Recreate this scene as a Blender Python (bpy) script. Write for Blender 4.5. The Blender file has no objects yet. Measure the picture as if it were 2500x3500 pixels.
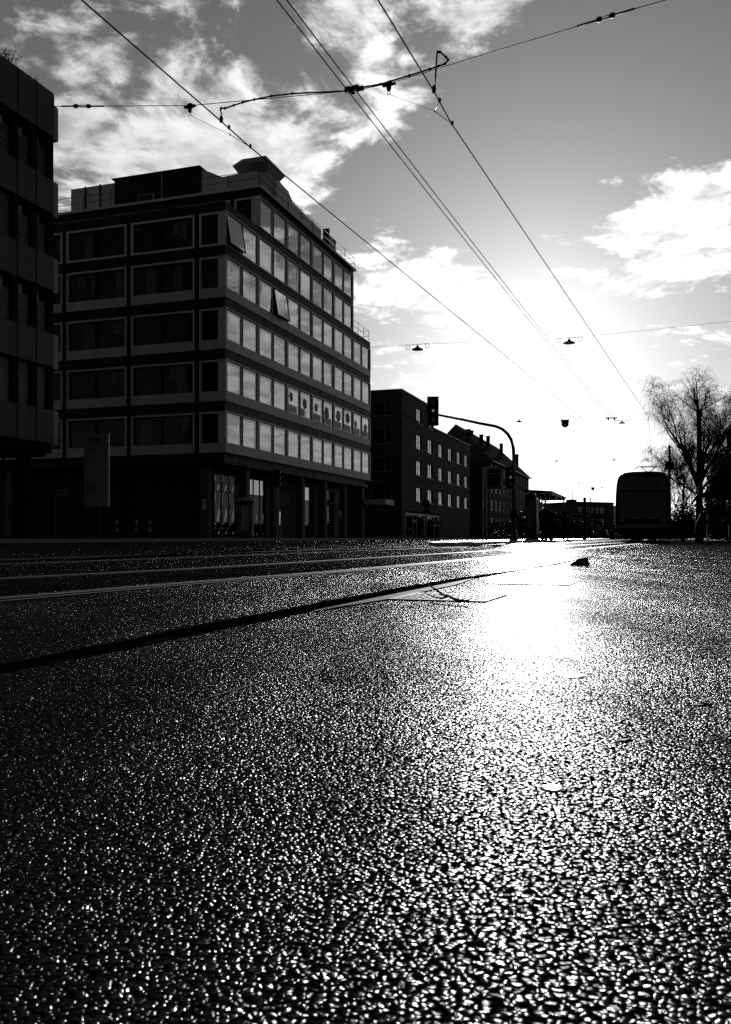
import bpy, bmesh, math, random
from mathutils import Vector, Matrix
R = math.radians
SC = bpy.context.scene
COL = SC.collection
random.seed(7)

# ------------------------------------------------------------------ camera
F, CX, HY, H = 2975.0, 1250.0, 1838.0, 0.20        # focal length, centre column and horizon row of the 2500 x 3500 photograph, eye height
cam = bpy.data.cameras.new('camera')
cam.sensor_fit = 'VERTICAL'
cam.sensor_height = 36.0
cam.lens = F / 3500 * 36
cam.shift_y = (HY - 1750) / 3500
cam.clip_start = 0.02
cam.clip_end = 6000
camo = bpy.data.objects.new('camera', cam)
COL.objects.link(camo)
camo.location = (0, 0, H)
camo.rotation_euler = (R(90), 0, 0)
SC.camera = camo
cam.dof.use_dof = True
cam.dof.focus_distance = 4.0
cam.dof.aperture_fstop = 34.0

# ------------------------------------------------------------------ sun and sky
SUN_AZ, SUN_EL = math.atan((1835 - CX) / F), R(12.0)   # azimuth from +Y towards +X
SUN_DIR = Vector((math.sin(SUN_AZ) * math.cos(SUN_EL), math.cos(SUN_AZ) * math.cos(SUN_EL), math.sin(SUN_EL)))
sl = bpy.data.lights.new('sun', 'SUN')
sl.energy = 5.0
sl.angle = R(0.53)
sl.color = (1, 1, 1)
slo = bpy.data.objects.new('sun', sl)
COL.objects.link(slo)
slo.rotation_euler = (-SUN_DIR).to_track_quat('-Z', 'Y').to_euler()

SC.view_settings.view_transform = 'Standard'
SC.view_settings.look = 'None'
SC.view_settings.exposure = 1.0
SC.view_settings.gamma = 1.0
SC.view_settings.use_curve_mapping = False
SC.cycles.max_bounces = 6
SC.cycles.use_denoising = False
SC.cycles.sample_clamp_indirect = 1.5
SC.cycles.caustics_reflective = False

class NT:
    """small node-tree helper"""
    def __init__(s, tree):
        s.t = tree
    def n(s, typ, inp=None, **kw):
        nd = s.t.nodes.new(typ)
        for k, v in kw.items():
            setattr(nd, k, v)
        for k, v in (inp or {}).items():
            if isinstance(v, bpy.types.NodeSocket):
                s.t.links.new(v, nd.inputs[k])
            else:
                nd.inputs[k].default_value = v
        return nd
    def m(s, op, a, b=0.0, c=0.0, clamp=False):
        nd = s.t.nodes.new('ShaderNodeMath')
        nd.operation = op
        nd.use_clamp = clamp
        for i, v in enumerate((a, b, c)):
            if isinstance(v, bpy.types.NodeSocket):
                s.t.links.new(v, nd.inputs[i])
            else:
                nd.inputs[i].default_value = v
        return nd.outputs[0]
    def ramp(s, v, a, b, lo=0.0, hi=1.0):
        nd = s.t.nodes.new('ShaderNodeMapRange')
        nd.interpolation_type = 'SMOOTHSTEP'
        for i, x in zip((1, 2, 3, 4), (a, b, lo, hi)):
            nd.inputs[i].default_value = x
        s.t.links.new(v, nd.inputs[0])
        return nd.outputs[0]
    def mix(s, f, a, b):
        return s.m('ADD', s.m('MULTIPLY', a, s.m('SUBTRACT', 1.0, f)), s.m('MULTIPLY', b, f))

def build_sky():
    w = bpy.data.worlds.new('World')
    SC.world = w
    w.use_nodes = True
    t = w.node_tree
    t.nodes.clear()
    g = NT(t)
    sky = g.n('ShaderNodeTexSky', sky_type='NISHITA', sun_disc=False, sun_elevation=SUN_EL, sun_rotation=SUN_AZ,
              altitude=400, air_density=1.0, dust_density=DUST, ozone_density=1.0)
    sep = g.n('ShaderNodeSeparateColor', {0: sky.outputs[0]})
    # black and white film behind a yellow-orange filter
    lum = g.m('ADD', g.m('MULTIPLY', sep.outputs[0], 0.62), g.m('MULTIPLY', sep.outputs[1], 0.38))
    tc = g.n('ShaderNodeTexCoord')
    d = tc.outputs['Generated']
    xyz = g.n('ShaderNodeSeparateXYZ', {0: d})
    X, Y, Z = xyz.outputs
    # clouds lie on a flat layer overhead: project the direction on it
    zz = g.m('ADD', g.m('MAXIMUM', Z, 0.0), 0.13)
    q = g.n('ShaderNodeCombineXYZ', {0: g.m('DIVIDE', X, zz), 1: g.m('DIVIDE', Y, zz), 2: 0.0}).outputs[0]
    az = g.m('ARCTAN2', X, Y)
    el = g.m('ARCSINE', Z)
    def blob(px, py, sx, sy, amp, rot=0.0):
        a, b = (px - CX) / F, (HY - py) / F
        a0 = math.atan(a)
        e0 = math.atan(b * math.cos(a0))
        sa, se = sx / F * math.cos(a0) ** 2, sy / F * math.cos(a0) * math.cos(e0) ** 2
        da = g.m('SUBTRACT', az, a0)
        de = g.m('SUBTRACT', el, e0)
        if rot:
            c, s_ = math.cos(R(rot)), math.sin(R(rot))
            da, de = (g.m('ADD', g.m('MULTIPLY', da, c), g.m('MULTIPLY', de, s_)),
                      g.m('SUBTRACT', g.m('MULTIPLY', de, c), g.m('MULTIPLY', da, s_)))
        r2 = g.m('ADD', g.m('POWER', g.m('DIVIDE', da, sa), 2.0), g.m('POWER', g.m('DIVIDE', de, se), 2.0))
        return g.m('MULTIPLY', g.m('POWER', 2.718, g.m('MULTIPLY', r2, -1.0)), amp)
    # where the weather of the day has its cloud banks and its clear gaps
    bias = None
    for b in BANKS:
        v = blob(*b)
        bias = v if bias is None else g.m('ADD', bias, v)
    warp = g.n('ShaderNodeTexNoise', {'Vector': q, 'Scale': 1.3, 'Detail': 3.0, 'Roughness': 0.5})
    qv = g.n('ShaderNodeVectorMath', {0: q, 1: g.n('ShaderNodeVectorMath', {0: warp.outputs['Color'], 1: (0.35, 0.35, 0.35)}, operation='MULTIPLY').outputs[0]}, operation='ADD').outputs[0]
    n1 = g.n('ShaderNodeTexNoise', {'Vector': qv, 'Scale': 3.3, 'Detail': 12.0, 'Roughness': 0.68, 'Lacunarity': 2.1}).outputs['Fac']
    n2 = g.n('ShaderNodeTexNoise', {'Vector': qv, 'Scale': 11.0, 'Detail': 8.0, 'Roughness': 0.6}).outputs['Fac']
    shape = g.m('ADD', g.m('ADD', n1, g.m('MULTIPLY', g.m('SUBTRACT', n2, 0.5), 0.50)), bias)
    dens = g.ramp(shape, 0.50, 0.69)
    thick = g.ramp(shape, 0.62, 0.95)
    # thin layers of cloud glow strongly towards the sun (forward scattering), weakly away from it
    sd = g.n('ShaderNodeVectorMath', {0: d, 1: tuple(SUN_DIR)}, operation='DOT_PRODUCT').outputs['Value']
    ang = g.m('ARCCOSINE', g.m('MINIMUM', sd, 0.9999))
    glow = g.m('POWER', 2.718, g.m('MULTIPLY', g.m('POWER', g.m('DIVIDE', ang, 0.30), 2.0), -1.0))
    fwd = g.m('POWER', 2.718, g.m('MULTIPLY', g.m('POWER', g.m('DIVIDE', ang, 0.85), 2.0), -1.0))
    core = g.m('POWER', 2.718, g.m('MULTIPLY', g.m('DIVIDE', ang, 0.10), -1.0))
    cl = g.m('ADD', g.m('MULTIPLY', g.m('ADD', g.m('ADD', 0.9, g.m('MULTIPLY', fwd, CLOUD0)), g.m('MULTIPLY', glow, CLOUD1)), g.mix(thick, 1.0, 0.92)), 0.0)
    detail = g.ramp(n2, 0.30, 0.70, 0.58, 1.12)
    cl = g.m('MULTIPLY', cl, detail)
    base = g.m('MULTIPLY', lum, SKYK)
    base = g.m('ADD', base, g.m('MULTIPLY', core, AUREOLE))       # thin veil lit up around the hidden disc
    out = g.mix(dens, base, g.m('MAXIMUM', cl, base))
    below = g.ramp(Z, -0.02, 0.0, 0.05, 1.0)
    out = g.m('MULTIPLY', out, below)
    col = g.n('ShaderNodeCombineColor', {0: out, 1: out, 2: out})
    bg = g.n('ShaderNodeBackground', {'Color': col.outputs[0], 'Strength': SKY_STRENGTH})
    o = g.n('ShaderNodeOutputWorld', {0: bg.outputs[0]})
    w.cycles.sampling_method = 'MANUAL'
    w.cycles.sample_map_resolution = 1024

SKY_STRENGTH = 0.05
SKYK, CLOUD0, CLOUD1, AUREOLE, DUST = 0.66, 9.6, 6.0, 8.5, 0.3
BANKS = [
    (720, 470, 560, 170, 0.24, 5), (950, 560, 300, 110, 0.16), (350, 230, 420, 150, 0.12), (1380, 330, 220, 110, 0.13), (1080, 200, 160, 130, -0.03),
    (1660, 40, 200, 100, 0.26), (1380, 130, 90, 90, -0.10), (1200, 60, 90, 90, 0.12), (2350, 690, 330, 80, 0.26, 14), (2420, 860, 330, 110, 0.16), (2150, 960, 300, 90, 0.10), (1440, 960, 270, 150, 0.24),
    (2150, 330, 560, 250, -0.40), (1330, 660, 260, 110, -0.30, -25), (1700, 660, 260, 220, -0.26), (2200, 1300, 400, 170, -0.15),
    (760, 170, 120, 60, -0.06), (250, 130, 260, 80, 0.06), (100, 430, 60, 60, 0.1),
    (3300, 1250, 800, 330, 0.30), (4600, 900, 1200, 500, 0.16),
]
build_sky()

# ------------------------------------------------------------------ helpers
def at(px, py, Y):
    return Vector(((px - CX) / F * Y, Y, H + (HY - py) / F * Y))
def gnd(px, py, z=0.0):
    Y = (H - z) * F / (py - HY)
    return Vector(((px - CX) / F * Y, Y, z))
def at_z(px, py, z):
    Y = (z - H) * F / (HY - py)
    return Vector(((px - CX) / F * Y, Y, z))

class MB:
    """collects shapes and links them as one mesh"""
    def __init__(s):
        s.v, s.f, s.sm = [], [], []
    def face(s, idx, smooth=False):
        s.f.append(idx); s.sm.append(smooth)
    def box(s, x0, x1, y0, y1, z0, z1, M=None):
        b = len(s.v)
        pts = [(x0,y0,z0),(x1,y0,z0),(x1,y1,z0),(x0,y1,z0),(x0,y0,z1),(x1,y0,z1),(x1,y1,z1),(x0,y1,z1)]
        s.v += [tuple(M @ Vector(p)) for p in pts] if M else pts
        for q in ((0,3,2,1),(4,5,6,7),(0,1,5,4),(1,2,6,5),(2,3,7,6),(3,0,4,7)):
            s.face([b+i for i in q])
        return s
    def loft(s, rings, cap=True, smooth=True, closed=True):
        b = len(s.v); n = len(rings[0])
        for r in rings:
            s.v += [tuple(p) for p in r]
        m = n if closed else n - 1
        for k in range(len(rings) - 1):
            for i in range(m):
                j = (i + 1) % n
                s.face([b+k*n+i, b+k*n+j, b+(k+1)*n+j, b+(k+1)*n+i], smooth)
        if cap:
            s.face([b+i for i in reversed(range(n))])
            s.face([b+(len(rings)-1)*n+i for i in range(n)])
        return s
    def tube(s, pts, r, n=6, cap=True, smooth=True):
        pts = [Vector(p) for p in pts]
        rs = r if isinstance(r, (list, tuple)) else [r] * len(pts)
        rings = []
        for i, p in enumerate(pts):
            d = (pts[min(i+1, len(pts)-1)] - pts[max(i-1, 0)])
            if d.length < 1e-9: d = Vector((0,0,1))
            d.normalize()
            up = Vector((0,0,1)) if abs(d.z) < 0.95 else Vector((0,1,0))
            a = d.cross(up).normalized(); c = a.cross(d)
            rings.append([p + (a*math.cos(2*math.pi*k/n) + c*math.sin(2*math.pi*k/n))*rs[i] for k in range(n)])
        return s.loft(rings, cap, smooth)
    def lathe(s, prof, n=16, c=(0,0,0), sx=1.0, sy=1.0, smooth=True):
        rings = [[(c[0]+max(r,1e-4)*sx*math.cos(2*math.pi*k/n), c[1]+max(r,1e-4)*sy*math.sin(2*math.pi*k/n), c[2]+z) for k in range(n)] for r, z in prof]
        return s.loft(rings, True, smooth)
    def prism(s, poly, axis, a, b):
        """extrude a polygon: axis 'x' takes (y,z), 'y' takes (x,z), 'z' takes (x,y)"""
        f = {'x': lambda p, t: (t, p[0], p[1]), 'y': lambda p, t: (p[0], t, p[1]), 'z': lambda p, t: (p[0], p[1], t)}[axis]
        return s.loft([[f(p, a) for p in poly], [f(p, b) for p in poly]], True, False)
    def quad(s, *p):
        b = len(s.v); s.v += [tuple(x) for x in p]; s.face([b+i for i in range(len(p))]); return s
    def mesh(s, name, m):
        me = bpy.data.meshes.new(name)
        me.from_pydata(s.v, [], s.f)
        me.polygons.foreach_set('use_smooth', s.sm)
        bm = bmesh.new(); bm.from_mesh(me); bmesh.ops.recalc_face_normals(bm, faces=bm.faces); bm.to_mesh(me); bm.free()
        me.materials.append(m)
        return me
    def build(s, name, m, parent=None, loc=(0,0,0), rz=0.0):
        return link(name, s.mesh(name, m), parent, loc, rz)

def link(name, me, parent=None, loc=(0,0,0), rz=0.0, rot=None):
    o = bpy.data.objects.new(name, me)
    COL.objects.link(o)
    o.parent = parent
    o.location = loc
    o.rotation_euler = rot or (0, 0, rz)
    return o
def tag(o, label=None, cat=None, group=None, kind=None):
    if label: o['label'] = label
    if cat: o['category'] = cat
    if group: o['group'] = group
    if kind: o['kind'] = kind
    return o
def thing(name, label, cat, loc=(0,0,0), rz=0.0, group=None):
    return tag(link(name, None, None, loc, rz), label, cat, group)
def bx(*a): return MB().box(*a)
def copy_tree(o, parent=None):
    c = o.copy(); COL.objects.link(c); c.parent = parent
    for ch in o.children:
        copy_tree(ch, c)
    return c

# ------------------------------------------------------------------ materials
MATS = {}
def mat(name, c, rough=0.7, spec=0.3, var=0.25, scale=3.0, bump=0.0, bscale=40.0, metal=0.0, streak=False):
    m = bpy.data.materials.new(name); m.use_nodes = True
    g = NT(m.node_tree); b = m.node_tree.nodes['Principled BSDF']
    tc = g.n('ShaderNodeTexCoord').outputs['Object']
    if streak:
        tc = g.n('ShaderNodeMapping', {0: tc, 'Scale': (1, 1, 0.18)}).outputs[0]
    n = g.n('ShaderNodeTexNoise', {'Vector': tc, 'Scale': scale, 'Detail': 6.0, 'Roughness': 0.6}).outputs['Fac']
    v = g.m('MULTIPLY', g.ramp(n, 0.25, 0.75, 1 - var, 1 + var), c)
    m.node_tree.links.new(g.n('ShaderNodeCombineColor', {0: v, 1: v, 2: v}).outputs[0], b.inputs['Base Color'])
    m.node_tree.links.new(g.ramp(n, 0.2, 0.8, max(0.02, rough - 0.08), min(1, rough + 0.08)), b.inputs['Roughness'])
    b.inputs['Specular IOR Level'].default_value = spec
    b.inputs['Metallic'].default_value = metal
    if bump:
        h = g.n('ShaderNodeTexNoise', {'Vector': tc, 'Scale': bscale, 'Detail': 4.0}).outputs['Fac']
        m.node_tree.links.new(g.n('ShaderNodeBump', {'Height': h, 'Strength': 1.0, 'Distance': bump}).outputs[0], b.inputs['Normal'])
    MATS[name] = m
    return m

def glass(name, ior, tint=0.35, wob=0.0006):
    m = bpy.data.materials.new(name); m.use_nodes = True
    t = m.node_tree; t.nodes.clear(); g = NT(t)
    tc = g.n('ShaderNodeTexCoord').outputs['Object']
    h = g.n('ShaderNodeTexNoise', {'Vector': tc, 'Scale': 1.1, 'Detail': 1.0}).outputs['Fac']
    bp = g.n('ShaderNodeBump', {'Height': h, 'Strength': 1.0, 'Distance': wob * 20}).outputs[0]
    fr = g.n('ShaderNodeFresnel', {'IOR': ior, 'Normal': bp}).outputs[0]
    gl = g.n('ShaderNodeBsdfGlossy', {'Color': (1, 1, 1, 1), 'Roughness': 0.015, 'Normal': bp}).outputs[0]
    tr = g.n('ShaderNodeBsdfTransparent', {'Color': (tint, tint, tint, 1)}).outputs[0]
    mx = g.n('ShaderNodeMixShader', {0: fr, 1: tr, 2: gl}).outputs[0]
    g.n('ShaderNodeOutputMaterial', {0: mx})
    MATS[name] = m
    return m

def asphalt(name, c=0.003, cell=255.0, dist=0.0027, k=0.085, rough=0.34):
    """wet bitumen surface: flat-topped chippings, each a little tilted, with a film of water on top and dull gaps"""
    m = bpy.data.materials.new(name); m.use_nodes = True
    t = m.node_tree; t.nodes.clear(); g = NT(t)
    tc = g.n('ShaderNodeTexCoord').outputs['Object']
    big = g.n('ShaderNodeTexNoise', {'Vector': tc, 'Scale': 1.7, 'Detail': 5.0, 'Roughness': 0.62}).outputs['Fac']
    lane = g.n('ShaderNodeTexNoise', {'Vector': g.n('ShaderNodeMapping', {0: tc, 'Rotation': (0, 0, 0.36), 'Scale': (2.6, 0.35, 1.0)}).outputs[0], 'Scale': 1.0, 'Detail': 4.0, 'Roughness': 0.6}).outputs['Fac']
    wrp = g.n('ShaderNodeTexNoise', {'Vector': tc, 'Scale': cell * 0.5, 'Detail': 1.0}).outputs['Color']
    p = g.n('ShaderNodeVectorMath', {0: wrp, 1: (1.9 / cell, 1.9 / cell, 0.0), 2: tc}, operation='MULTIPLY_ADD').outputs[0]
    vo = g.n('ShaderNodeTexVoronoi', {'Vector': p, 'Scale': cell, 'Randomness': 1.0}, voronoi_dimensions='2D', feature='F1')
    d = vo.outputs['Distance']
    d2 = g.m('MULTIPLY', d, d)
    dome = g.m('ADD', g.m('MULTIPLY', d2, 0.6), g.m('MULTIPLY', g.m('MULTIPLY', d2, d2), 1.1))
    off = g.n('ShaderNodeVectorMath', {0: p, 1: vo.outputs['Position']}, operation='SUBTRACT').outputs[0]
    rnd = g.n('ShaderNodeVectorMath', {0: vo.outputs['Color'], 1: (0.5, 0.5, 0.5)}, operation='SUBTRACT').outputs[0]
    tilt = g.n('ShaderNodeVectorMath', {0: off, 1: rnd}, operation='DOT_PRODUCT').outputs['Value']
    rs = g.n('ShaderNodeSeparateColor', {0: vo.outputs['Color']})
    n3 = g.n('ShaderNodeTexNoise', {'Vector': tc, 'Scale': cell * 0.3, 'Detail': 2.0}).outputs['Fac']
    n9 = g.n('ShaderNodeTexNoise', {'Vector': tc, 'Scale': cell * 4.0, 'Detail': 2.0}).outputs['Fac']
    stone = g.m('ADD', g.m('SUBTRACT', g.m('MULTIPLY', tilt, 0.45 * cell), dome), g.m('MULTIPLY', rs.outputs[2], 0.16))
    hgt = g.m('ADD', g.m('ADD', stone, g.m('MULTIPLY', n3, 0.55)), g.m('MULTIPLY', n9, 0.05))
    bp = g.n('ShaderNodeBump', {'Height': hgt, 'Strength': 1.0, 'Distance': dist}).outputs[0]
    col = g.m('MULTIPLY', g.ramp(big, 0.25, 0.75, 0.7, 1.3), c)
    df = g.n('ShaderNodeBsdfDiffuse', {'Color': g.n('ShaderNodeCombineColor', {0: col, 1: col, 2: col}).outputs[0], 'Normal': bp}).outputs[0]
    wet = g.ramp(d, 0.56, 0.34)
    wet = g.m('MULTIPLY', g.m('MULTIPLY', wet, g.ramp(big, 0.35, 0.65, 0.65, 1.25)), g.ramp(lane, 0.35, 0.62, 0.42, 1.25))
    wet = g.m('MULTIPLY', wet, g.ramp(rs.outputs[1], 0.0, 1.0, 0.1, 1.5))
    fr = g.n('ShaderNodeFresnel', {'IOR': 1.33}).outputs[0]
    kk = g.m('MULTIPLY', g.m('MULTIPLY', g.m('ADD', 0.7, g.m('MULTIPLY', fr, 0.4)), k), wet)
    gl = g.n('ShaderNodeBsdfGlossy', {'Color': g.n('ShaderNodeCombineColor', {0: kk, 1: kk, 2: kk}).outputs[0], 'Roughness': rough, 'Normal': bp}, distribution='BECKMANN').outputs[0]
    sh = g.n('ShaderNodeAddShader', {0: df, 1: gl}).outputs[0]
    g.n('ShaderNodeOutputMaterial', {0: sh})
    MATS[name] = m
    return m

M_ASPH = asphalt('wet_asphalt')
M_ASPH2 = asphalt('worn_wet_asphalt', 0.003, 240.0, 0.0033, 0.085, 0.34)
M_ASPH3 = asphalt('smooth_track_asphalt', 0.003, 210.0, 0.0021, 0.02, 0.33)
M_PAVE = mat('wet_concrete_paving', 0.04, 0.3, 0.3, 0.3, 2.0, 0.004, 60)
M_KERB = mat('kerb_stone', 0.08, 0.6, 0.2, 0.3, 6.0, 0.003, 80)
M_STEEL = mat('worn_steel', 0.03, 0.5, 0.02, 0.2, 20)
M_IRON = mat('cast_iron', 0.02, 0.6, 0.015, 0.3, 30, 0.001, 200)
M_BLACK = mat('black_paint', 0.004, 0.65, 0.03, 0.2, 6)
M_RUBBER = mat('black_rubber', 0.006, 0.8, 0.1, 0.2, 9)
M_WIRE = mat('weathered_wire', 0.01, 0.6, 0.2, 0.2, 5)
M_GALV = mat('galvanised_metal', 0.09, 0.45, 0.4, 0.25, 4)
M_DARKMETAL = mat('dark_metal', 0.01, 0.5, 0.2, 0.25, 5)
M_LENS = mat('signal_lens', 0.02, 0.3, 0.2, 0.1, 8)
M_WHITE = mat('white_enamel', 0.5, 0.4, 0.4, 0.1, 6)

# ------------------------------------------------------------------ directions of the place
STREET = math.atan(1000 / F)                       # the house fronts run this far to the right of straight ahead
U = Vector((math.sin(STREET), math.cos(STREET), 0))
W = Vector((-math.cos(STREET), math.sin(STREET), 0))   # to the left of the street
RZ = math.pi / 2 - STREET                          # local x = along the street, local y = away from it to the left
TS = 0.387                                         # the near stretch of track: metres of X per metre of Y
TV = Vector((TS, 1, 0)).normalized()
TW = Vector((-TV.y, TV.x, 0))

# ------------------------------------------------------------------ ground
def bed_z(Y):
    k = min(1, max(0, (Y - 3.0) / 2.6)); k = k * k * (3 - 2 * k)
    a = min(1, max(0, (Y - 0.7) / 1.1))
    return 0.006 + 0.010 * a - 0.011 * k
def step_x(Y):
    pts = [(-3, -2.1), (1.29, -0.54), (1.91, -0.31), (2.81, 0.0), (4.07, 0.45), (6.5, 1.43), (10.4, 2.85), (40, 14.2), (300, 102)]
    for (a, b), (c, d) in zip(pts, pts[1:]):
        if Y <= c:
            return b + (d - b) * (Y - a) / (c - a)
    return pts[-1][1]

g0 = MB().quad((-900, -40, 0), (900, -40, 0), (1500, 3500, 0), (-1500, 3500, 0))
tag(g0.build('ground', M_ASPH), 'wet asphalt roadway glittering against the sun', kind='structure')

# the track zone lies a few centimetres higher than the lane; its edge is a worn lip
tb = MB()
ys = [-3 + 0.06 * i for i in range(180)] + [8 + 0.5 * i for i in range(24)] + [20 + 6 * i for i in range(60)]
rl = random.Random(3)
rings = []; lipr = []
for y in ys:
    x = step_x(y) + (0.004 * math.sin(y * 9.1) + 0.003 * math.sin(y * 23.7 + 1) if y < 8 else 0)
    z = bed_z(y)
    lipr.append([(x + 0.004 + max(0, rl.uniform(-.01, .012)), y, -0.002), (x + rl.uniform(-.001, .001), y, z * .55), (x - 0.003, y, z + .0008), (x - .016, y, z + .0004)])
    rings.append([(x - 0.013, y, z), (x - 30 - y * 0.5, y, z), (x - 200 - y, y, z)])
tb.loft(rings, cap=False, smooth=False, closed=False)
bed = tb.build('track_bed', M_ASPH2)
MB().loft(lipr, cap=False, smooth=False, closed=False).build('lip_face', mat('bitumen_lip', 0.006, 0.95, 0.0, 0.3, 30, 0.002, 120), bed)
tag(bed, 'slightly raised wet asphalt of the tram track zone', kind='structure')

# a smooth bitumen strip runs along the foot of the lip
sb = MB()
ys2 = [2.35 + 0.08 * i for i in range(24)]
sb.loft([[(step_x(y) + 0.016, y, 0.004), (step_x(y) + 0.02 + 0.06 * min(1, (y - 2.3) / .5) * min(1, (4.25 - y) / .6), y, 0.0042)] for y in ys2], cap=False, smooth=False, closed=False)
tag(sb.build('gutter_strip', mat('bitumen_strip', 0.009, 0.7, 0.004, 0.3, 12, 0.0015, 90)), 'dark bitumen gutter strip along the lip of the track zone', kind='structure')

# old paving joint in the lane, parallel to the lip
sj = MB()
sj.loft([[(step_x(y) + .42 + .004 * math.sin(y * 17), y, .0012), (step_x(y) + .4215 + .007 * math.sin(y * 17 + .3), y, .0012)] for y in [.98 + .03 * i for i in range(20)]], cap=False, smooth=False, closed=False)
tag(sj.build('paving_joint', mat('joint_bitumen', 0.012, 0.6, 0.012, 0.5, 40, 0.003, 260)), 'thin old paving joint running through the near lane', kind='structure')

# rails: a grooved section of head, groove and guard
def track_x(Y):
    return -0.54 + TS * (Y - 5.36) if Y < 36 else -0.54 + TS * 30.64 + 0.3361 * (Y - 36) + 0.0509 * 2 * (1 - math.exp(-(Y - 36) / 2))
RAIL_Y = [-3 + 0.5 * i for i in range(90)] + [42 + 6 * i for i in range(40)]
def rail(off, name, label):
    r = thing(name, label, 'rail', (0, 0, 0), 0, 'tram rails set in the road')
    def strip(a, b, dz, m, nm):
        mb = MB(); rr = []
        for y in RAIL_Y:
            x = track_x(y); z = bed_z(y) + dz
            p = Vector((x, y, 0)) + (TW if y < 36 else W) * (-off)
            q = TW if y < 36 else W
            A, B = p - q * a, p - q * b
            rr.append([(A.x, A.y, z - 0.02), (A.x, A.y, z), (B.x, B.y, z), (B.x, B.y, z - 0.02)])
        mb.loft(rr, cap=False, smooth=False, closed=False)
        return mb.build(nm, m, r)
    strip(-0.030, 0.026, 0.005, M_STEEL, 'rail_head')
    strip(0.026, 0.066, 0.0015, M_BLACK, 'groove')
    strip(0.066, 0.084, 0.004, M_STEEL, 'guard')
    strip(-0.075, -0.031, 0.0035, MATS['bitumen_strip'], 'joint_seal')
rail(0.5, 'tram_rail', 'grooved tram rail nearest the camera, beside the drain')
rail(-0.5, 'tram_rail', 'second tram rail from the camera, of the near track')
rail(-2.25, 'tram_rail', 'third tram rail from the camera, of the far track')
rail(-3.25, 'tram_rail', 'farthest tram rail, next to the far traffic lane')

# smoother filling between and beyond the rails
def infill(o0, o1, label):
    mb = MB(); rr = []
    for y in RAIL_Y:
        q = TW if y < 36 else W
        p = Vector((track_x(y), y, 0)); A, B = p - q * o0, p - q * o1
        z = bed_z(y) + .002
        rr.append([(A.x, A.y, z), (B.x, B.y, z)])
    mb.loft(rr, cap=False, smooth=False, closed=False)
    tag(mb.build('track_infill', M_ASPH3), label, kind='structure')
infill(.36, -.40, 'smooth dark asphalt between the rails of the near track')
infill(-.62, -2.10, 'smooth dark asphalt between the two tracks')
infill(-2.36, -3.12, 'smooth dark asphalt between the rails of the far track')
infill(-3.42, -7.5, 'smooth dark lane beyond the far track')
infill(-7.62, -14.0, 'dark outer lane along the far pavement')

# far pavement under the house fronts, with a kerb of separate stones near by
K0 = Vector((-5.0, 54, 0))
def slab(name, poly, z, m, label, z0=-0.05):
    mb = MB(); mb.prism([(p[0], p[1]) for p in poly], 'z', z0, z)
    return tag(mb.build(name, m), label, kind='structure')
a, b = K0 - U * 75, K0 + U * 300
slab('far_pavement', [a + W * 0.3, b + W * 0.3, b + W * 120, a + W * 120], 0.15, M_PAVE, 'wet pavement in front of the office buildings')
kb = thing('kerb', 'pale kerb stones along the pavement before the office block', 'kerb')
ks = bx(0.006, 1.594, 0, 0.295, -0.04, 0.165).mesh('kerb_stone', M_KERB)
for i in range(120):
    p = K0 - U * 50 + U * (1.6 * i)
    link('kerb_stone', ks, kb, p, RZ)

# traffic island with the stop: rounded nose, kerb and paved top
isl_r = [gnd(1562, 1868), gnd(1640, 1864), gnd(1740, 1857), gnd(1895, 1852), gnd(2002, 1847)]
isl_r.append(isl_r[-1] + U * 40)
nose = isl_r[0]
isl_l = [p + W * (2.3 if i > 1 else (0.5, 1.4)[i]) for i, p in enumerate(isl_r)]
poly = isl_r + isl_l[::-1]
mb = MB(); mb.prism([(p.x, p.y) for p in poly], 'z', -0.03, 0.088)
ti = mb.build('traffic_island', M_KERB); tag(ti, 'kerbed traffic island of the tram stop', kind='structure')
def inset(ps, d):
    c = sum((p for p in ps), Vector()) / len(ps)
    out = []
    for i, p in enumerate(ps):
        q0, q1 = ps[i - 1], ps[(i + 1) % len(ps)]
        e0, e1 = (p - q0).normalized(), (q1 - p).normalized()
        n = (Vector((-e0.y, e0.x, 0)) + Vector((-e1.y, e1.x, 0))).normalized()
        out.append(p + n * d)
    return out
mb = MB(); mb.prism([(p.x, p.y) for p in inset(poly, 0.16)], 'z', 0.05, 0.094)
mb.build('island_paving', M_PAVE, ti)

# platform and pavement on the right, behind the tram
pr = [Vector((15.2, 34, 0)), Vector((15.2, 34, 0)) + U * 90, Vector((70, 120, 0)), Vector((60, 30, 0)), Vector((17.5, 30.5, 0))]
slab('right_platform', pr, 0.11, M_PAVE, 'low platform pavement on the right behind the tram')

# ------------------------------------------------------------------ panel building at the left edge
A_PANEL = mat('grey_facade_panel', 0.010, 0.6, 0.25, 0.25, 1.2, streak=True)
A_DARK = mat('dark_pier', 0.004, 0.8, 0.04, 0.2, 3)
A_BLIND = mat('aluminium_blind', 0.22, 0.5, 0.3, 0.2, 5)
G_DARK = glass('window_glass', 1.5, 0.25)
OA = Vector((-13.55, 37.9, 0.14))
ra = thing('panel_building', 'dark panel clad office building at the left edge of the picture', 'building', OA, RZ)
LA, PW = 9.2, 1.15
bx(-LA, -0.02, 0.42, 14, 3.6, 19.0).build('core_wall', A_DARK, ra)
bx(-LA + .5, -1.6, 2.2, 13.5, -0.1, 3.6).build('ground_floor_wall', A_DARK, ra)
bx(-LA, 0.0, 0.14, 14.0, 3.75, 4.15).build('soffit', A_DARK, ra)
panel_me = bx(0.034, PW - 0.034, 0, 0.16, 0, 1.43).mesh('panel', A_PANEL)
top_me = MB().prism([(0, 0), (0, 1.75), (0.05, 1.93), (0.2, 2.0), (0.45, 2.0), (0.45, 0)], 'x', 0.034, PW - 0.034).mesh('parapet_panel', A_PANEL)
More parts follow.
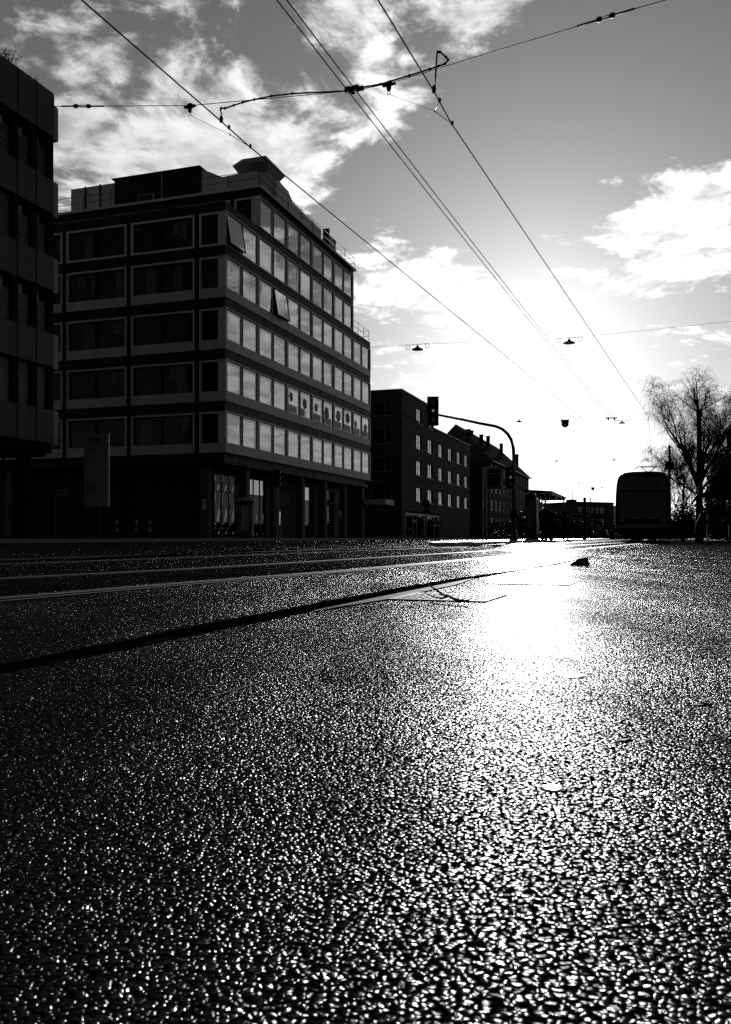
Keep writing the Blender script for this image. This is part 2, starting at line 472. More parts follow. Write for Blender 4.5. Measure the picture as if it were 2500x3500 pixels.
pier_me = bx(-0.17, 0.17, 0.1, 0.42, 0, 1.85).mesh('pier', A_DARK)
bl = MB()
for k in range(30):
    z = 1.84 - k * 0.045
    bl.quad((0.2, 0.30, z), (PW - 0.2, 0.30, z), (PW - 0.2, 0.268, z - 0.036), (0.2, 0.268, z - 0.036))
blind_me = bl.mesh('blind', A_BLIND)
bl2 = MB()
for k in range(41):
    z = 1.84 - k * 0.045
    bl2.quad((0.2, 0.30, z), (PW - 0.2, 0.30, z), (PW - 0.2, 0.268, z - 0.036), (0.2, 0.268, z - 0.036))
blind_full = bl2.mesh('blind', A_BLIND)
pane_me = bx(0.16, PW - 0.16, 0.36, 0.37, 0.03, 1.82).mesh('pane', G_DARK)
frame_me = MB()
for q in ((0.12, 0.18, 0, 1.85), (PW - 0.18, PW - 0.12, 0, 1.85)):
    frame_me.box(q[0], q[1], 0.31, 0.4, q[2], q[3])
frame_me.box(0.18, PW - 0.18, 0.31, 0.4, 0, 0.06); frame_me.box(0.18, PW - 0.18, 0.31, 0.4, 1.79, 1.85)
frame_me = frame_me.mesh('window', A_DARK)
rb = random.Random(11)
for j in range(5):
    z0 = 4.15 + 3.33 * j
    for i in range(8):
        x0 = -PW * (i + 1)
        if j < 4 or True:
            link('panel', panel_me, ra, (x0, 0, z0))
        if j < 4:
            zw = z0 + 1.45
            link('pier', pier_me, ra, (x0, 0, zw))
            w_ = link('window', frame_me, ra, (x0, 0, zw))
            link('pane', pane_me, w_)
            full = (j == 0) or rb.random() < 0.45
            link('blind', blind_full if full else blind_me, w_, (0, 0, 0 if full else -0.49))
    if j < 4:
        link('pier', pier_me, ra, (-0.1, 0, z0 + 1.45))
for i in range(8):
    link('parapet_panel', top_me, ra, (-PW * (i + 1), -0.03, 4.15 + 3.33 * 4 + 0.0))
# shallow end wall panels seen edge-on
end_me = MB().prism([(-0.01, -0.02), (0.3, -0.02), (0.34, 0.06), (0.34, 1.4), (0.3, 1.48), (-0.01, 1.48)], 'y', 0.06, 13.8).mesh('end_panel', mat('end_panel_grey', 0.06, 0.45, 0.35, 0.2, 3))
for j in range(5):
    link('end_panel', end_me, ra, (0, 0, 4.12 + 3.33 * j))
bx(0, 0.22, 0.3, 13.6, 18.4, 19.2).build('end_parapet', A_PANEL, ra)
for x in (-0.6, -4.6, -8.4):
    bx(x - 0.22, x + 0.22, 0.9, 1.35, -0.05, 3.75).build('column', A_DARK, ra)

def roof_shrub(loc, h, n, label, seed):
    r = random.Random(seed); mb = MB()
    t = thing('roof_shrub', label, 'shrub', loc, 0, 'plants on the roof edge')
    for k in range(n):
        a, l = r.uniform(0, 6.28), h * r.uniform(.5, 1)
        p0 = Vector((r.uniform(-.25, .25), r.uniform(-.25, .25), 0))
        d = Vector((math.cos(a) * .35, math.sin(a) * .35, 1))
        pts = [p0]
        for q in range(4):
            pts.append(pts[-1] + d * l / 4 + Vector((r.uniform(-.05, .05), r.uniform(-.05, .05), 0)) * l)
        mb.tube(pts, [.012, .01, .008, .006, .004], 3)
        for q in range(1, 5):
            for e in range(3):
                c = pts[q]; v = Vector((r.uniform(-1, 1), r.uniform(-1, 1), r.uniform(-.3, 1))) * .16 * h
                mb.tube([c, c + v], [.006, .003], 3)
    mb.build('stems', M_BLACK, t)
    lf = MB()
    for k in range(n * 14):
        c = Vector((r.gauss(0, .3 * h), r.gauss(0, .3 * h), h * r.uniform(.15, .95))); v = Vector((r.uniform(-1, 1), r.uniform(-1, 1), r.uniform(-1, 1))) * .05
        w2 = Vector((r.uniform(-1, 1), r.uniform(-1, 1), r.uniform(-1, 1))) * .03
        lf.quad(c - v, c + w2, c + v, c - w2)
    lf.build('foliage', M_BLACK, t)
roof_shrub(OA + U * -2.5 + W * 0.35 + Vector((0, 0, 19.3)), 0.75, 12, 'bushy dry shrub on the roof edge of the left building', 1)
roof_shrub(OA + U * -0.85 + W * 0.35 + Vector((0, 0, 19.3)), 0.42, 7, 'small dry plant near the roof corner of the left building', 2)
roof_shrub(OA + U * -3.3 + W * 0.3 + Vector((0, 0, 19.3)), 0.3, 4, 'tiny weed on the left building roof at the picture edge', 5)

# ------------------------------------------------------------------ office block with the ribbon windows
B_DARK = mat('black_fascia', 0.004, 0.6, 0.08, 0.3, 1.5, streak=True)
B_LIGHT = mat('pale_grey_panel', 0.16, 0.55, 0.3, 0.18, 1.6, streak=True)
B_TRIM = mat('pale_grey_trim', 0.2, 0.5, 0.3, 0.15, 2.5)
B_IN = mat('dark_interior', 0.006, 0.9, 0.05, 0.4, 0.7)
B_BLIND = mat('pale_roller_blind', 0.16, 0.8, 0.1, 0.15, 2)
B_CURTAIN = mat('pale_curtain', 0.5, 0.9, 0.05, 0.3, 5)
B_ZINC = mat('zinc_sheet', 0.16, 0.42, 0.45, 0.3, 0.9, streak=True)
G_SIDE = glass('coated_glass', 4.6, 0.35, 0.00012)
G_REVEAL_SHADE = glass('reveal_shade_glass', 2.4, 0.3, 0.00012)  # darker glass that imitates the shade of a deep window reveal
G_FRONT = glass('clear_glass', 1.16, 0.5)
OB = Vector(((770 - CX) / F * 55, 55, 0))
rb_ = thing('office_block', 'black and grey office block with ribbon windows and rooftop plant', 'building', OB, RZ)
BAY, NB = 4.88, 6
LB, DB = BAY * NB, 22.2
ROWZ = [5.6 + 3.28 * i for i in range(4)]
# core
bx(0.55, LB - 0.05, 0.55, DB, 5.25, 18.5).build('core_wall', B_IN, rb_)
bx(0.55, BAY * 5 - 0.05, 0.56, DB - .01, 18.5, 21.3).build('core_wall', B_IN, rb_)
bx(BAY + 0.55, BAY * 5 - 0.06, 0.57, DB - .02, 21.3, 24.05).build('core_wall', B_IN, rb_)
bx(LB - 0.05, LB, 0.0, DB, 5.3, 18.72).build('end_wall', B_DARK, rb_)
bx(BAY * 5 - 0.04, BAY * 5 + 0.02, 0.0, DB, 18.72, 24.1).build('end_wall', B_DARK, rb_)
def band(z0, z1, x0, x1):
    mb = MB().box(x0, x1, 0, 0.56, z0, z1).box(x0, x0 + 0.56, 0.56, DB, z0, z1)
    mb.build('fascia_band', B_DARK, rb_)
for z in ROWZ:
    band(z + 2.6, z + 3.28, 0, LB)
band(20.85, 21.45, 0, BAY * 5)
band(23.6, 24.1, BAY, BAY * 5)
mb = MB().box(0.2, LB - .1, 0.2, 0.9, 4.95, 5.6).box(0.2, 0.9, 0.9, DB, 4.95, 5.6)
mb.build('fascia_band', B_DARK, rb_)
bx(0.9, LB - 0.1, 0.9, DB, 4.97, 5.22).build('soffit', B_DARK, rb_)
mb = MB().prism([(BAY - .28, -.28), (BAY * 5 + .1, -.28), (BAY * 5 + .1, DB), (BAY - .28, DB)], 'z', 24.1, 24.27)
mb.build('roof_slab', B_TRIM, rb_)
bx(0.02, BAY, 0.02, DB, 21.45, 21.5).build('roof_slab', B_DARK, rb_)
bx(BAY * 5 + .03, LB, 0.03, DB, 18.72, 18.78).build('roof_slab', B_DARK, rb_)
# shared pieces of the street side
panel_b = MB().box(0.015, BAY - 0.015, -0.03, 0.5, 0.0, 0.62).box(0.015, BAY - 0.015, -0.055, -0.031, 0.0, 0.12).mesh('spandrel_panel', B_LIGHT)
strip_b = bx(0.0, BAY, -0.04, 0.34, 0, 0.08).mesh('frame_strip', B_TRIM)
mull_b = bx(-0.12, 0.12, -0.042, 0.5, 0, 1).mesh('mullion', B_TRIM)
mid_b = bx(-0.085, 0.085, 0.0, 0.4, 0, 1).mesh('mullion', B_DARK)
PN_W = 2.2
B_REVEAL = mat('window_reveal', 0.34, 0.5, 0.3, 0.12, 3)
def wframe(w, h, t=0.05, y0=0.012, y1=0.09, m=None):
    mb = MB().box(0, w, y0, y1, 0, t).box(0, w, y0, y1, h - t, h).box(0, t, y0, y1, t, h - t).box(w - t, w, y0, y1, t, h - t)
    return mb.mesh('window', m or B_REVEAL)
WIN_H = {}
rw_ = random.Random(77)
def side_window(x, z, h, mode=None):
    key = round(h, 2)
    if key not in WIN_H:
        inner = MB().box(PN_W - .355, PN_W - .04, .062, .07, .04, h - .04).box(.04, PN_W - .355, .062, .07, h - .235, h - .04)  # right and top strips: reveal shade put into the glass tone
        WIN_H[key] = (wframe(PN_W, h), bx(0.04, PN_W - 0.36, 0.05, 0.06, 0.04, h - 0.24).mesh('pane', G_SIDE),
                      inner.mesh('reveal_shade_pane', G_REVEAL_SHADE), bx(0.1, PN_W - 0.1, 0.0, 0.02, -h + 0.1, 0).mesh('blind', B_BLIND),
                      MB().box(0, PN_W, -.03, .03, -h, -h + .06).box(0, PN_W, -.03, .03, -.06, 0).box(0, .06, -.03, .03, -h + .06, -.06).box(PN_W - .06, PN_W, -.03, .03, -h + .06, -.06).mesh('sash', M_BLACK),
                      bx(0.06, PN_W - .06, -0.005, 0.005, -h + .06, -.06).mesh('pane', G_SIDE))
    fr, pn, inn, bld, sash, spn = WIN_H[key]
    w = link('window', fr, rb_, (x, 0, z))
    if mode == 'open':
        s_ = link('sash', sash, w, (0, 0.02, h - 0.02), rot=(R(-9), 0, 0))
        p_ = link('pane', spn, w, (0, 0.02, h - 0.02), rot=(R(-9), 0, 0))
    else:
        link('pane', pn, w, rot=(rw_.gauss(0, .006), 0, rw_.gauss(0, .006)))
        link('reveal_shade_pane', inn, w)
    return w
def bay_side(i, z, h, zpan, mode=None):
    x0 = BAY * i
    ws = []
    for k in range(2):
        x = x0 + (0.135 if k == 0 else BAY / 2 + 0.085)
        ws.append(side_window(x, z, h, (mode or {}).get((i, k))))
    o = link('mullion', mid_b, rb_, (x0 + BAY / 2 - 0.01, 0, z)); o.scale = (1, 1, h)
    o = link('mullion', mull_b, rb_, (x0 if i else 0.12, 0, z)); o.scale = (1, 1, h)
    link('frame_strip', strip_b, rb_, (x0, 0, z + h - 0.01))
    if zpan is None:
        link('frame_strip', strip_b, rb_, (x0, 0, z - 0.09))
    else:
        link('spandrel_panel', panel_b, rb_, (x0, 0, zpan))
    return ws
POSTER_WINDOWS = []
for r, z in enumerate(ROWZ):
    for i in range(NB):
        md = {(1, 1): 'open'} if r == 3 else {}
        ws = bay_side(i, z + 0.62, 1.98, z, md)
        if r == 1 and i >= 2:
            POSTER_WINDOWS += ws
    o = link('mullion', mull_b, rb_, (LB - .12, 0, z + .62)); o.scale = (1, 1, 1.98)
for i in range(5):
    bay_side(i, 18.82, 2.03, None, {(0, 0): 'open'})
o = link('mullion', mull_b, rb_, (BAY * 5 - .12, 0, 18.82)); o.scale = (1, 1, 2.03)
for i in range(1, 5):
    bay_side(i, 21.6, 2.0, None)
o = link('mullion', mull_b, rb_, (BAY + .121, 0, 21.6)); o.scale = (1, 1, 2)
o = link('mullion', mull_b, rb_, (BAY * 5 - .12, 0, 21.6)); o.scale = (1, 1, 2)

# front side (facing the camera): framed bays with panel below, dark piers between
FS = [0.0, 2.0, 7.05, 12.1, 17.15, 22.2]
def front_bay(s0, s1, z, h, pan, x=0.0, corner=False, seed=0):
    r = random.Random(seed)
    w = s1 - s0
    a, b = (0.0 if corner else 0.17), w - 0.17
    zz = 0.0
    t = 0.13
    rg = MB()
    rg.box(-0.04, 0.3, a, b, h - t, h)
    rg.box(-0.04, 0.3, b - t, b, 0, h - t)
    if not corner:
        rg.box(-0.04, 0.3, a, a + t, 0, h - t)
    if pan:
        rg.box(-0.03, 0.5, a + (0 if corner else t), b - t, 0, 0.62)
    else:
        rg.box(-0.04, 0.3, a + (0 if corner else t), b - t, 0, t)
    rg.build('window_surround', B_TRIM if not pan else B_LIGHT, rb_, (x, s0, z))
    zb = 0.62 if pan else t
    ia, ib = a + (0.05 if corner else t), b - t
    fw = MB().box(0.12, 0.2, ia, ib, zb, zb + .05).box(0.12, 0.2, ia, ib, h - t - .05, h - t)
    n = 1 if corner else 2
    for k in range(n + 1):
        y = ia + (ib - ia - .06) * k / n
        fw.box(0.121, 0.199, y, y + .06 + (0.16 if 0 < k < n else 0), zb + .05, h - t - .05)
    wn = fw.build('window', M_BLACK, rb_, (x, s0, z))
    for k in range(n):
        y0, y1 = ia + (ib - ia) * k / n + .03, ia + (ib - ia) * (k + 1) / n - .03
        bx(0.15, 0.16, y0, y1, zb + .03, h - t - .03).build('pane', G_FRONT, wn)
        if not corner and r.random() < 0.55:
            c = MB()
            for q in range(r.choice((1, 2, 2))):
                ya = y0 + (y1 - y0) * r.uniform(0, .6); yb = ya + (y1 - y0) * r.uniform(.2, .4)
                hb = zb + .05 + (h - t - zb) * r.choice((0, 0, .35, .5))
                c.box(0.36, 0.38 + .01 * q, ya, min(yb, y1), hb, h - t - .06)
            c.build('curtain', B_CURTAIN, wn)
for r, z in enumerate(ROWZ):
    for j in range(5):
        front_bay(FS[j], FS[j + 1], z, 2.6, True, 0.0, j == 0, 10 * r + j + (3 if r == 2 else 0))
    for s in FS[1:]:
        bx(0.02, 0.5, s - .17, s + .17, z, z + 2.6).build('pier', B_DARK, rb_)
for j in range(5):
    front_bay(FS[j], FS[j + 1], 18.72, 2.13, False, 0.0, j == 0, 400 + j)
for s in FS[1:]:
    bx(0.02, 0.5, s - .17, s + .17, 18.72, 20.85).build('pier', B_DARK, rb_)
for j in range(5):
    front_bay(FS[j], FS[j + 1], 21.5, 2.1, False, BAY, j == 0, 500 + j)
for s in FS[1:]:
    bx(BAY + .02, BAY + .5, s - .17, s + .17, 21.5, 23.6).build('pier', B_DARK, rb_)

# protest posters on the panes of the third ribbon: placard shapes held up above small figures
P_DARK = mat('poster_dark', 0.03, 0.6, 0.2, 0.1, 5)
P_MID = mat('poster_mid', 0.10, 0.6, 0.2, 0.1, 5)
P_PALE = mat('poster_pale', 0.42, 0.6, 0.2, 0.1, 5)
rp = random.Random(21)
for k, w in enumerate(POSTER_WINDOWS):
    y = 0.04
    bk = MB().quad((0.1, y, 0.08), (PN_W - 0.45, y, 0.08), (PN_W - 0.45, y, 0.62), (0.1, y, 0.66))
    bk.build('poster', P_PALE, w)
    for q in range(4):
        fg = MB()
        x = 0.25 + 0.42 * q + rp.uniform(-.08, .08); hh = rp.uniform(.35, .55); s_ = rp.choice((-1, 1))
        out = [(-.05, 0), (.05, 0), (.07, .55), (.045, .62), (.05, .72), (.05, .82), (.0, .9), (-.05, .82), (-.05, .72), (-.045, .62), (-.1, .7), (-.17, 1.02), (-.2, 1.0), (-.13, .55), (-.07, .45)]
        fg.quad(*[(x + s_ * ox, y - .004, .08 + hh * oz) for ox, oz in out])
        fg.build('poster', P_DARK, w)
    cx_, cz_, rr_ = 0.9 + rp.uniform(-.3, .22), 1.1 + rp.uniform(-.14, .2), rp.uniform(.34, .6)
    n_ = rp.choice((5, 6, 6)); a0 = rp.uniform(0, 1)
    big = MB().quad(*[(cx_ + rr_ * rp.uniform(.9, 1.1) * math.cos(a0 + i * 6.283 / n_), y - .008, cz_ + rr_ * math.sin(a0 + i * 6.283 / n_)) for i in range(n_)])
    big.build('poster', P_DARK if k % 2 else P_MID, w)

# ground floor: recessed shop windows behind columns
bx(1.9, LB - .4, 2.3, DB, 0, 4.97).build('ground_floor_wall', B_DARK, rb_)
col_b = bx(-0.26, 0.26, -0.26, 0.26, 0, 4.98).mesh('column', mat('dark_concrete', 0.014, 0.7, 0.2, 0.25, 2))
for i in range(1, 7):
    link('column', col_b, rb_, (BAY * i - .6, 0.75, 0))
for s in (1.75, 9.5, 17.2):
    link('column', col_b, rb_, (0.8, s, 0))
shop_fr = MB()
for k in range(4):
    shop_fr.box(k * 1.06 - .03, k * 1.06 + .03, 0, .1, 0, 4.3)
for z in (0, 1.0, 3.1, 4.24):
    shop_fr.box(.03, 3.15, .02, .08, z, z + .06)
shop_me = shop_fr.mesh('shop_window', M_DARKMETAL)
shop_pn = bx(0.03, 1.03, .045, .055, 0, 1).mesh('pane', G_SIDE)
shop_pn2 = bx(0.03, 1.03, .045, .055, 0, 1).mesh('pane', G_FRONT)
for i in (0, 1, 3, 4):
    w = link('shop_window', shop_me, rb_, (2.1 + BAY * i + .5, 2.15, 0.2))
    for k in range(3):
        for z, h in ((.06, .94), (1.06, 2.04), (3.16, 1.08)):
            o = link('pane', shop_pn if (z > 3 and i in (1, 3)) else shop_pn2, w, (k * 1.06, 0, z)); o.scale = (1, 1, h)
dr = bx(0, 1.1, -.05, .04, 0, 2.3).build('door', M_DARKMETAL, rb_, (2.6 + BAY * 2, 2.2, .15))
bx(.95, 1.0, -.12, -.06, .7, 1.6).build('handle', M_GALV, dr)
bx(0.1, 0.9, -.07, -.05, .3, 2.1).build('pane', G_SIDE, dr)
# canopy at the far end
bx(LB - .2, LB + 2.6, -1.6, 0.9, 3.35, 3.85).build('canopy', B_LIGHT, rb_)
# rooftop: plant boxes, curved screen, exhaust hood, railings
RF = 24.27
bx(7.5, 14, 13.25, 17.3, RF, 27.25).build('plant_box', B_ZINC, rb_)
lv = MB()
for y in (14.6, 15.95):
    lv.box(7.42, 7.5, y - .05, y + .05, RF, 27.3)
lv.build('box_seam', M_BLACK, rb_)
bx(7.3, 13, 5.9, 13.22, RF, 27.35).build('plant_room', B_DARK, rb_)
bx(7.1, 13.2, 5.8, 13.35, 27.351, 27.42).build('plant_room_roof', M_BLACK, rb_)
mb = MB().box(7.24, 7.3, 11.0, 11.07, 25.1, 25.95).box(7.24, 7.3, 9.75, 9.82, 25.1, 25.95).box(7.24, 7.3, 9.82, 11.0, 25.1, 25.16).box(7.24, 7.3, 9.82, 11.0, 25.89, 25.95)
mb.build('hatch_frame', B_TRIM, rb_)
bx(7.2, 7.28, 9.0, 9.1, RF, 27.4).build('downpipe', M_GALV, rb_)
lm = MB().loft([[(x, y, z) for x, y in ((7.7, 7.1), (7.7, 7.9), (8.1, 7.9), (8.1, 7.1))] for z in (27.43, 27.6)], True, False)
lm.build('roof_lamp', M_GALV, rb_)
# curved sheet-metal screen along the front and round the corner
path = [(7.5, 5.88, 27.3), (7.5, 5.2, 27.0), (7.5, 4.2, 26.5), (7.5, 3.0, 26.55), (7.5, 1.6, 26.6), (7.62, 0.95, 26.5), (7.95, 0.5, 26.35), (8.5, 0.32, 26.1), (8.9, 0.3, 26.3),
        (9.6, 0.3, 26.2), (10.6, .3, 26.15), (11.4, .3, 25.65), (13.3, .3, 25.6), (15.4, .3, 25.55), (17.3, .3, 25.5)]
mb = MB()
for (x0, y0, z0), (x1, y1, z1) in zip(path, path[1:]):
    mb.quad((x0, y0, RF), (x1, y1, RF), (x1, y1, z1), (x0, y0, z0))
    mb.quad((x0 + .12, y0 + .12, RF), (x0 + .12, y0 + .12, z0), (x1 + .12, y1 + .12, z1), (x1 + .12, y1 + .12, RF))
    mb.quad((x0, y0, z0), (x1, y1, z1), (x1 + .12, y1 + .12, z1), (x0 + .12, y0 + .12, z0))
sc_ = mb.build('roof_screen', B_ZINC, rb_)
for (x, y) in ((9.6, .28), (10.6, .28), (13.3, .28), (15.4, .28)):
    bx(x - .025, x + .025, y - .02, y, RF, 25.5).build('seam', M_GALV, sc_)
def rect(cx_, cy_, hx, hy, z):
    return [(cx_ - hx, cy_ - hy, z), (cx_ + hx, cy_ - hy, z), (cx_ + hx, cy_ + hy, z), (cx_ - hx, cy_ + hy, z)]
mb = MB().loft([rect(9.6, 2.2, .9, .95, 26.2), rect(9.6, 2.2, .95, 1.0, 26.75), rect(9.6, 2.2, 1.45, 1.5, 27.5), rect(9.6, 2.2, .9, .95, 28.15)], True, False)
mb.build('exhaust_hood', mat('hood_sheet', 0.06, 0.5, 0.35, 0.25, 1.5), rb_)
bx(8.9, 13.5, 0.9, 5.5, RF, 26.2).build('duct_housing', B_DARK, rb_)
def railing(pts, z, name='railing', every=2.45, hgt=1.05):
    mb = MB()
    for (a, b) in zip(pts, pts[1:]):
        a, b = Vector((*a, z)), Vector((*b, z))
        L = (b - a).length; n = max(1, round(L / every))
        for k in range(n + 1):
            p = a.lerp(b, k / n)
            mb.tube([p, p + Vector((0, 0, hgt))], 0.028, 5)
        for hh in (hgt, hgt * .52):
            mb.tube([a + Vector((0, 0, hh)), b + Vector((0, 0, hh))], 0.022, 5)
    return mb.build(name, M_DARKMETAL, rb_)
railing([(BAY - .1, 18.9), (BAY - .1, -.1), (BAY * 5, -.1), (BAY * 5, 3.0)], RF)
railing([(BAY * 5 + .1, 0.1), (LB - .1, .1), (LB - .1, 3.0)], 18.78, every=1.6)
mb = MB().box(18.2, 18.35, -.05, .5, RF, 25.9).box(18.4, 20.3, .1, .35, RF + .1, 25.5)
mb.build('roof_cabinet', M_DARKMETAL, rb_)

def tsolve(O, px, s=0.0):
    r = (px - CX) / F
    return (r * (O.y + W.y * s) - (O.x + W.x * s)) / (U.x - r * U.y)

# ------------------------------------------------------------------ flat-roofed apartment house
C_WALL = mat('grey_render', 0.022, 0.85, 0.1, 0.2, 0.8, 0.004, 30)
C_FRAME = mat('window_paint', 0.09, 0.5, 0.3, 0.1, 4)
C_CURT = mat('white_curtain', 0.8, 0.9, 0.05, 0.25, 6)
G_FAR = glass('street_glass', 5.0, 0.6)
OC = Vector((3.9, 95, 0.1))
rc = thing('apartment_house', 'dark flat roofed apartment house with rows of bright windows', 'building', OC, RZ)
LC, DC = 36.5, 13.0
C_ROWS = [(4.3, 5.95), (7.4, 9.1), (10.45, 12.15), (13.5, 15.2)]
C_T = [7.6, 12.9, 18.4, 23.8, 29.2, 34.2]
WW = 2.5
def wall_with_holes(name, m, parent, L, z0, z1, holes, thick=0.3, axis='x'):
    """wall along local x (outer face y=0) or local y (outer face x=0) with window openings"""
    xs = sorted({0.0, L} | {h[0] for h in holes} | {h[1] for h in holes})
    zs = sorted({z0, z1} | {h[2] for h in holes} | {h[3] for h in holes})
    mb = MB()
    for a, b in zip(xs, xs[1:]):
        run = None
        for c, d in zip(zs, zs[1:]):
            mx, mz = (a + b) / 2, (c + d) / 2
            hole = any(h[0] < mx < h[1] and h[2] < mz < h[3] for h in holes)
            if not hole:
                run = (run[0], d) if run else (c, d)
            if hole and run:
                mb.box(*((a, b, 0, thick) if axis == 'x' else (0, thick, a, b)), *run); run = None
        if run:
            mb.box(*((a, b, 0, thick) if axis == 'x' else (0, thick, a, b)), *run)
    return mb.build(name, m, parent)
holes = [(t - WW / 2, t + WW / 2, a, b) for t in C_T for (a, b) in C_ROWS[:3]]
wall_with_holes('street_wall', C_WALL, rc, LC, 3.1, 13.75, holes)
holes_top = [(C_T[0] - WW / 2, C_T[0] + WW / 2, *C_ROWS[3]), (C_T[1] - WW / 2, C_T[1] + WW / 2, *C_ROWS[3])]
wall_with_holes('street_wall', C_WALL, rc, 14.6, 13.751, 16.25, holes_top)
fh = [(1.2, 3.4, a, b) for (a, b) in C_ROWS] + [(6.0, 8.2, a, b) for (a, b) in C_ROWS]
wall_with_holes('front_wall', C_WALL, rc, DC, 0, 16.251, fh, 0.295, 'y')
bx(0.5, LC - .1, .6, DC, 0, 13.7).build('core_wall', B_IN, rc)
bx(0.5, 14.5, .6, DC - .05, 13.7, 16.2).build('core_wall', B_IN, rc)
bx(LC - .3, LC, .3, DC, 0, 13.74).build('end_wall', C_WALL, rc)
bx(14.3, 14.6, .3, DC, 13.75, 16.24).build('end_wall', C_WALL, rc)
bx(-.12, 14.7, -.12, DC, 16.255, 16.36).build('roof_edge', C_FRAME, rc)
bx(14.62, LC + .1, -.1, DC, 13.76, 13.86).build('roof_edge', C_FRAME, rc)
cw = MB().box(-WW / 2, WW / 2, .12, .18, 0, .07).box(-WW / 2, WW / 2, .12, .18, 1.62, 1.69)
for x in (-WW / 2, -.14, WW / 2 - .09):
    cw.box(x, x + (.28 if x == -.14 else .09), .121, .179, .07, 1.62)
cw_me = cw.mesh('window', C_FRAME)
cp_me = bx(-WW / 2 + .05, WW / 2 - .05, .15, .16, .05, 1.64).mesh('pane', G_FAR)
cc_me = MB()
for k in range(14):
    x = -WW / 2 + .1 + k * .17
    if abs(x) > .2: cc_me.box(x, x + .13, .24, .27, .07, 1.6)
cc_me = cc_me.mesh('curtain', C_CURT)
cs_me = bx(-WW / 2 - .05, WW / 2 + .05, -.06, .3, -.07, -.002).mesh('sill', C_FRAME)
for (t, _, a, b) in [(h[0] + WW / 2, 0, h[2], h[3]) for h in holes + holes_top]:
    w = link('window', cw_me, rc, (t, 0, a + .005))
    link('pane', cp_me, w); link('curtain', cc_me, w); link('sill', cs_me, w)
fw_me = MB().box(.1, .16, 0, 2.2, 0, .07).box(.1, .16, 0, 2.2, 1.6, 1.67).box(.1, .16, 0, .07, .07, 1.6).box(.1, .16, 2.13, 2.2, .07, 1.6).box(.1, .16, .62, .72, .07, 1.6).mesh('window', C_FRAME)
fp_me = bx(.12, .13, .04, 2.16, .04, 1.63).mesh('pane', G_FRONT)
fb_me = bx(.2, .22, .08, 2.12, .75, 1.62).mesh('blind', B_BLIND)
fs_me = bx(-.08, .3, -.05, 2.25, -.07, -.002).mesh('sill', C_FRAME)
for i, (s0, s1, a, b) in enumerate(fh):
    w = link('window', fw_me, rc, (0, s0, a + .005))
    link('pane', fp_me, w); link('sill', fs_me, w)
    if i == 3: link('blind', fb_me, w)
# shop front
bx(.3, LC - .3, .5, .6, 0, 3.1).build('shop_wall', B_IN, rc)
bx(18.2, LC, 0.0, .5, 0, 3.095).build('shop_wall', C_WALL, rc)
sf = MB()
for t, w_ in ((1.7, .35), (5.0, .16), (6.6, .1), (10.1, .22), (11.2, .1), (15.0, .2), (17.9, .14)):
    sf.box(t, t + w_, .05, .2, .05, 2.7)
sf.box(1.7, 18.0, .04, .21, 2.7, 2.92).box(5.2, 6.6, .08, .18, 1.95, 2.1).box(15.2, 17.9, .08, .18, 1.6, 1.72)
sfr = sf.build('shop_front', C_FRAME, rc)
for a, b in ((2.05, 5.0), (5.16, 6.6), (6.7, 10.1), (11.3, 15.0), (15.2, 17.9)):
    bx(a, b, .12, .13, .06, 2.7).build('pane', G_FRONT, sfr)
bx(.02, 1.7, 0.0, .4, 0, 3.09).build('shop_wall', C_WALL, rc)

# ------------------------------------------------------------------ long gabled row house with chimneys
D_WALL = mat('old_render', 0.012, 0.9, 0.1, 0.3, 0.6, 0.004, 20)
D_ROOF = mat('clay_tiles', 0.03, 0.9, 0.0, 0.35, 2.0)
_m = D_ROOF; g = NT(_m.node_tree)
tc = g.n('ShaderNodeTexCoord').outputs['Object']
wv = g.n('ShaderNodeTexVoronoi', {'Vector': g.n('ShaderNodeMapping', {0: tc, 'Scale': (2.2, 3.2, 3.2)}).outputs[0], 'Scale': 1.0}).outputs['Distance']
_m.node_tree.links.new(g.n('ShaderNodeBump', {'Height': wv, 'Strength': 1.0, 'Distance': 0.08}).outputs[0], _m.node_tree.nodes['Principled BSDF'].inputs['Normal'])
OD = Vector((20.4, 144, 0.1))
rd = thing('gabled_row_house', 'long dark row house with tiled roof and a line of chimneys', 'building', OD, RZ)
LD, EV, RG, HW = 47.0, 13.4, 19.1, 5.5
MB().prism([(0, 0), (2 * HW, 0), (2 * HW, EV), (HW, RG - .35), (0, EV)], 'x', 0, .4).build('gable_wall', D_WALL, rd)
bx(.4, LD, 0, .4, 0, EV).build('street_wall', D_WALL, rd)
bx(LD - .4, LD, .4, 2 * HW, 0, EV - .02).build('end_wall', D_WALL, rd)
rf = MB()
e = .7
ra_, rb2, rc_, rd2 = (-.4, -e, EV - .55), (LD + e, -e, EV - .55), (LD + e, 2 * HW + e, EV - .55), (-.4, 2 * HW + e, EV - .55)
r0, r1 = (-.4, HW, RG), (LD - 7.5, HW, RG)
rf.quad(ra_, rb2, r1, r0); rf.quad(rb2, rc_, r1); rf.quad(rc_, rd2, r0, r1); rf.quad(ra_, r0, rd2); rf.quad(ra_, rd2, rc_, rb2)
roof_d = rf.build('roof', D_ROOF, rd)
bx(-.3, LD + .7, -.78, -.66, EV - .68, EV - .5).build('gutter', M_DARKMETAL, rd)
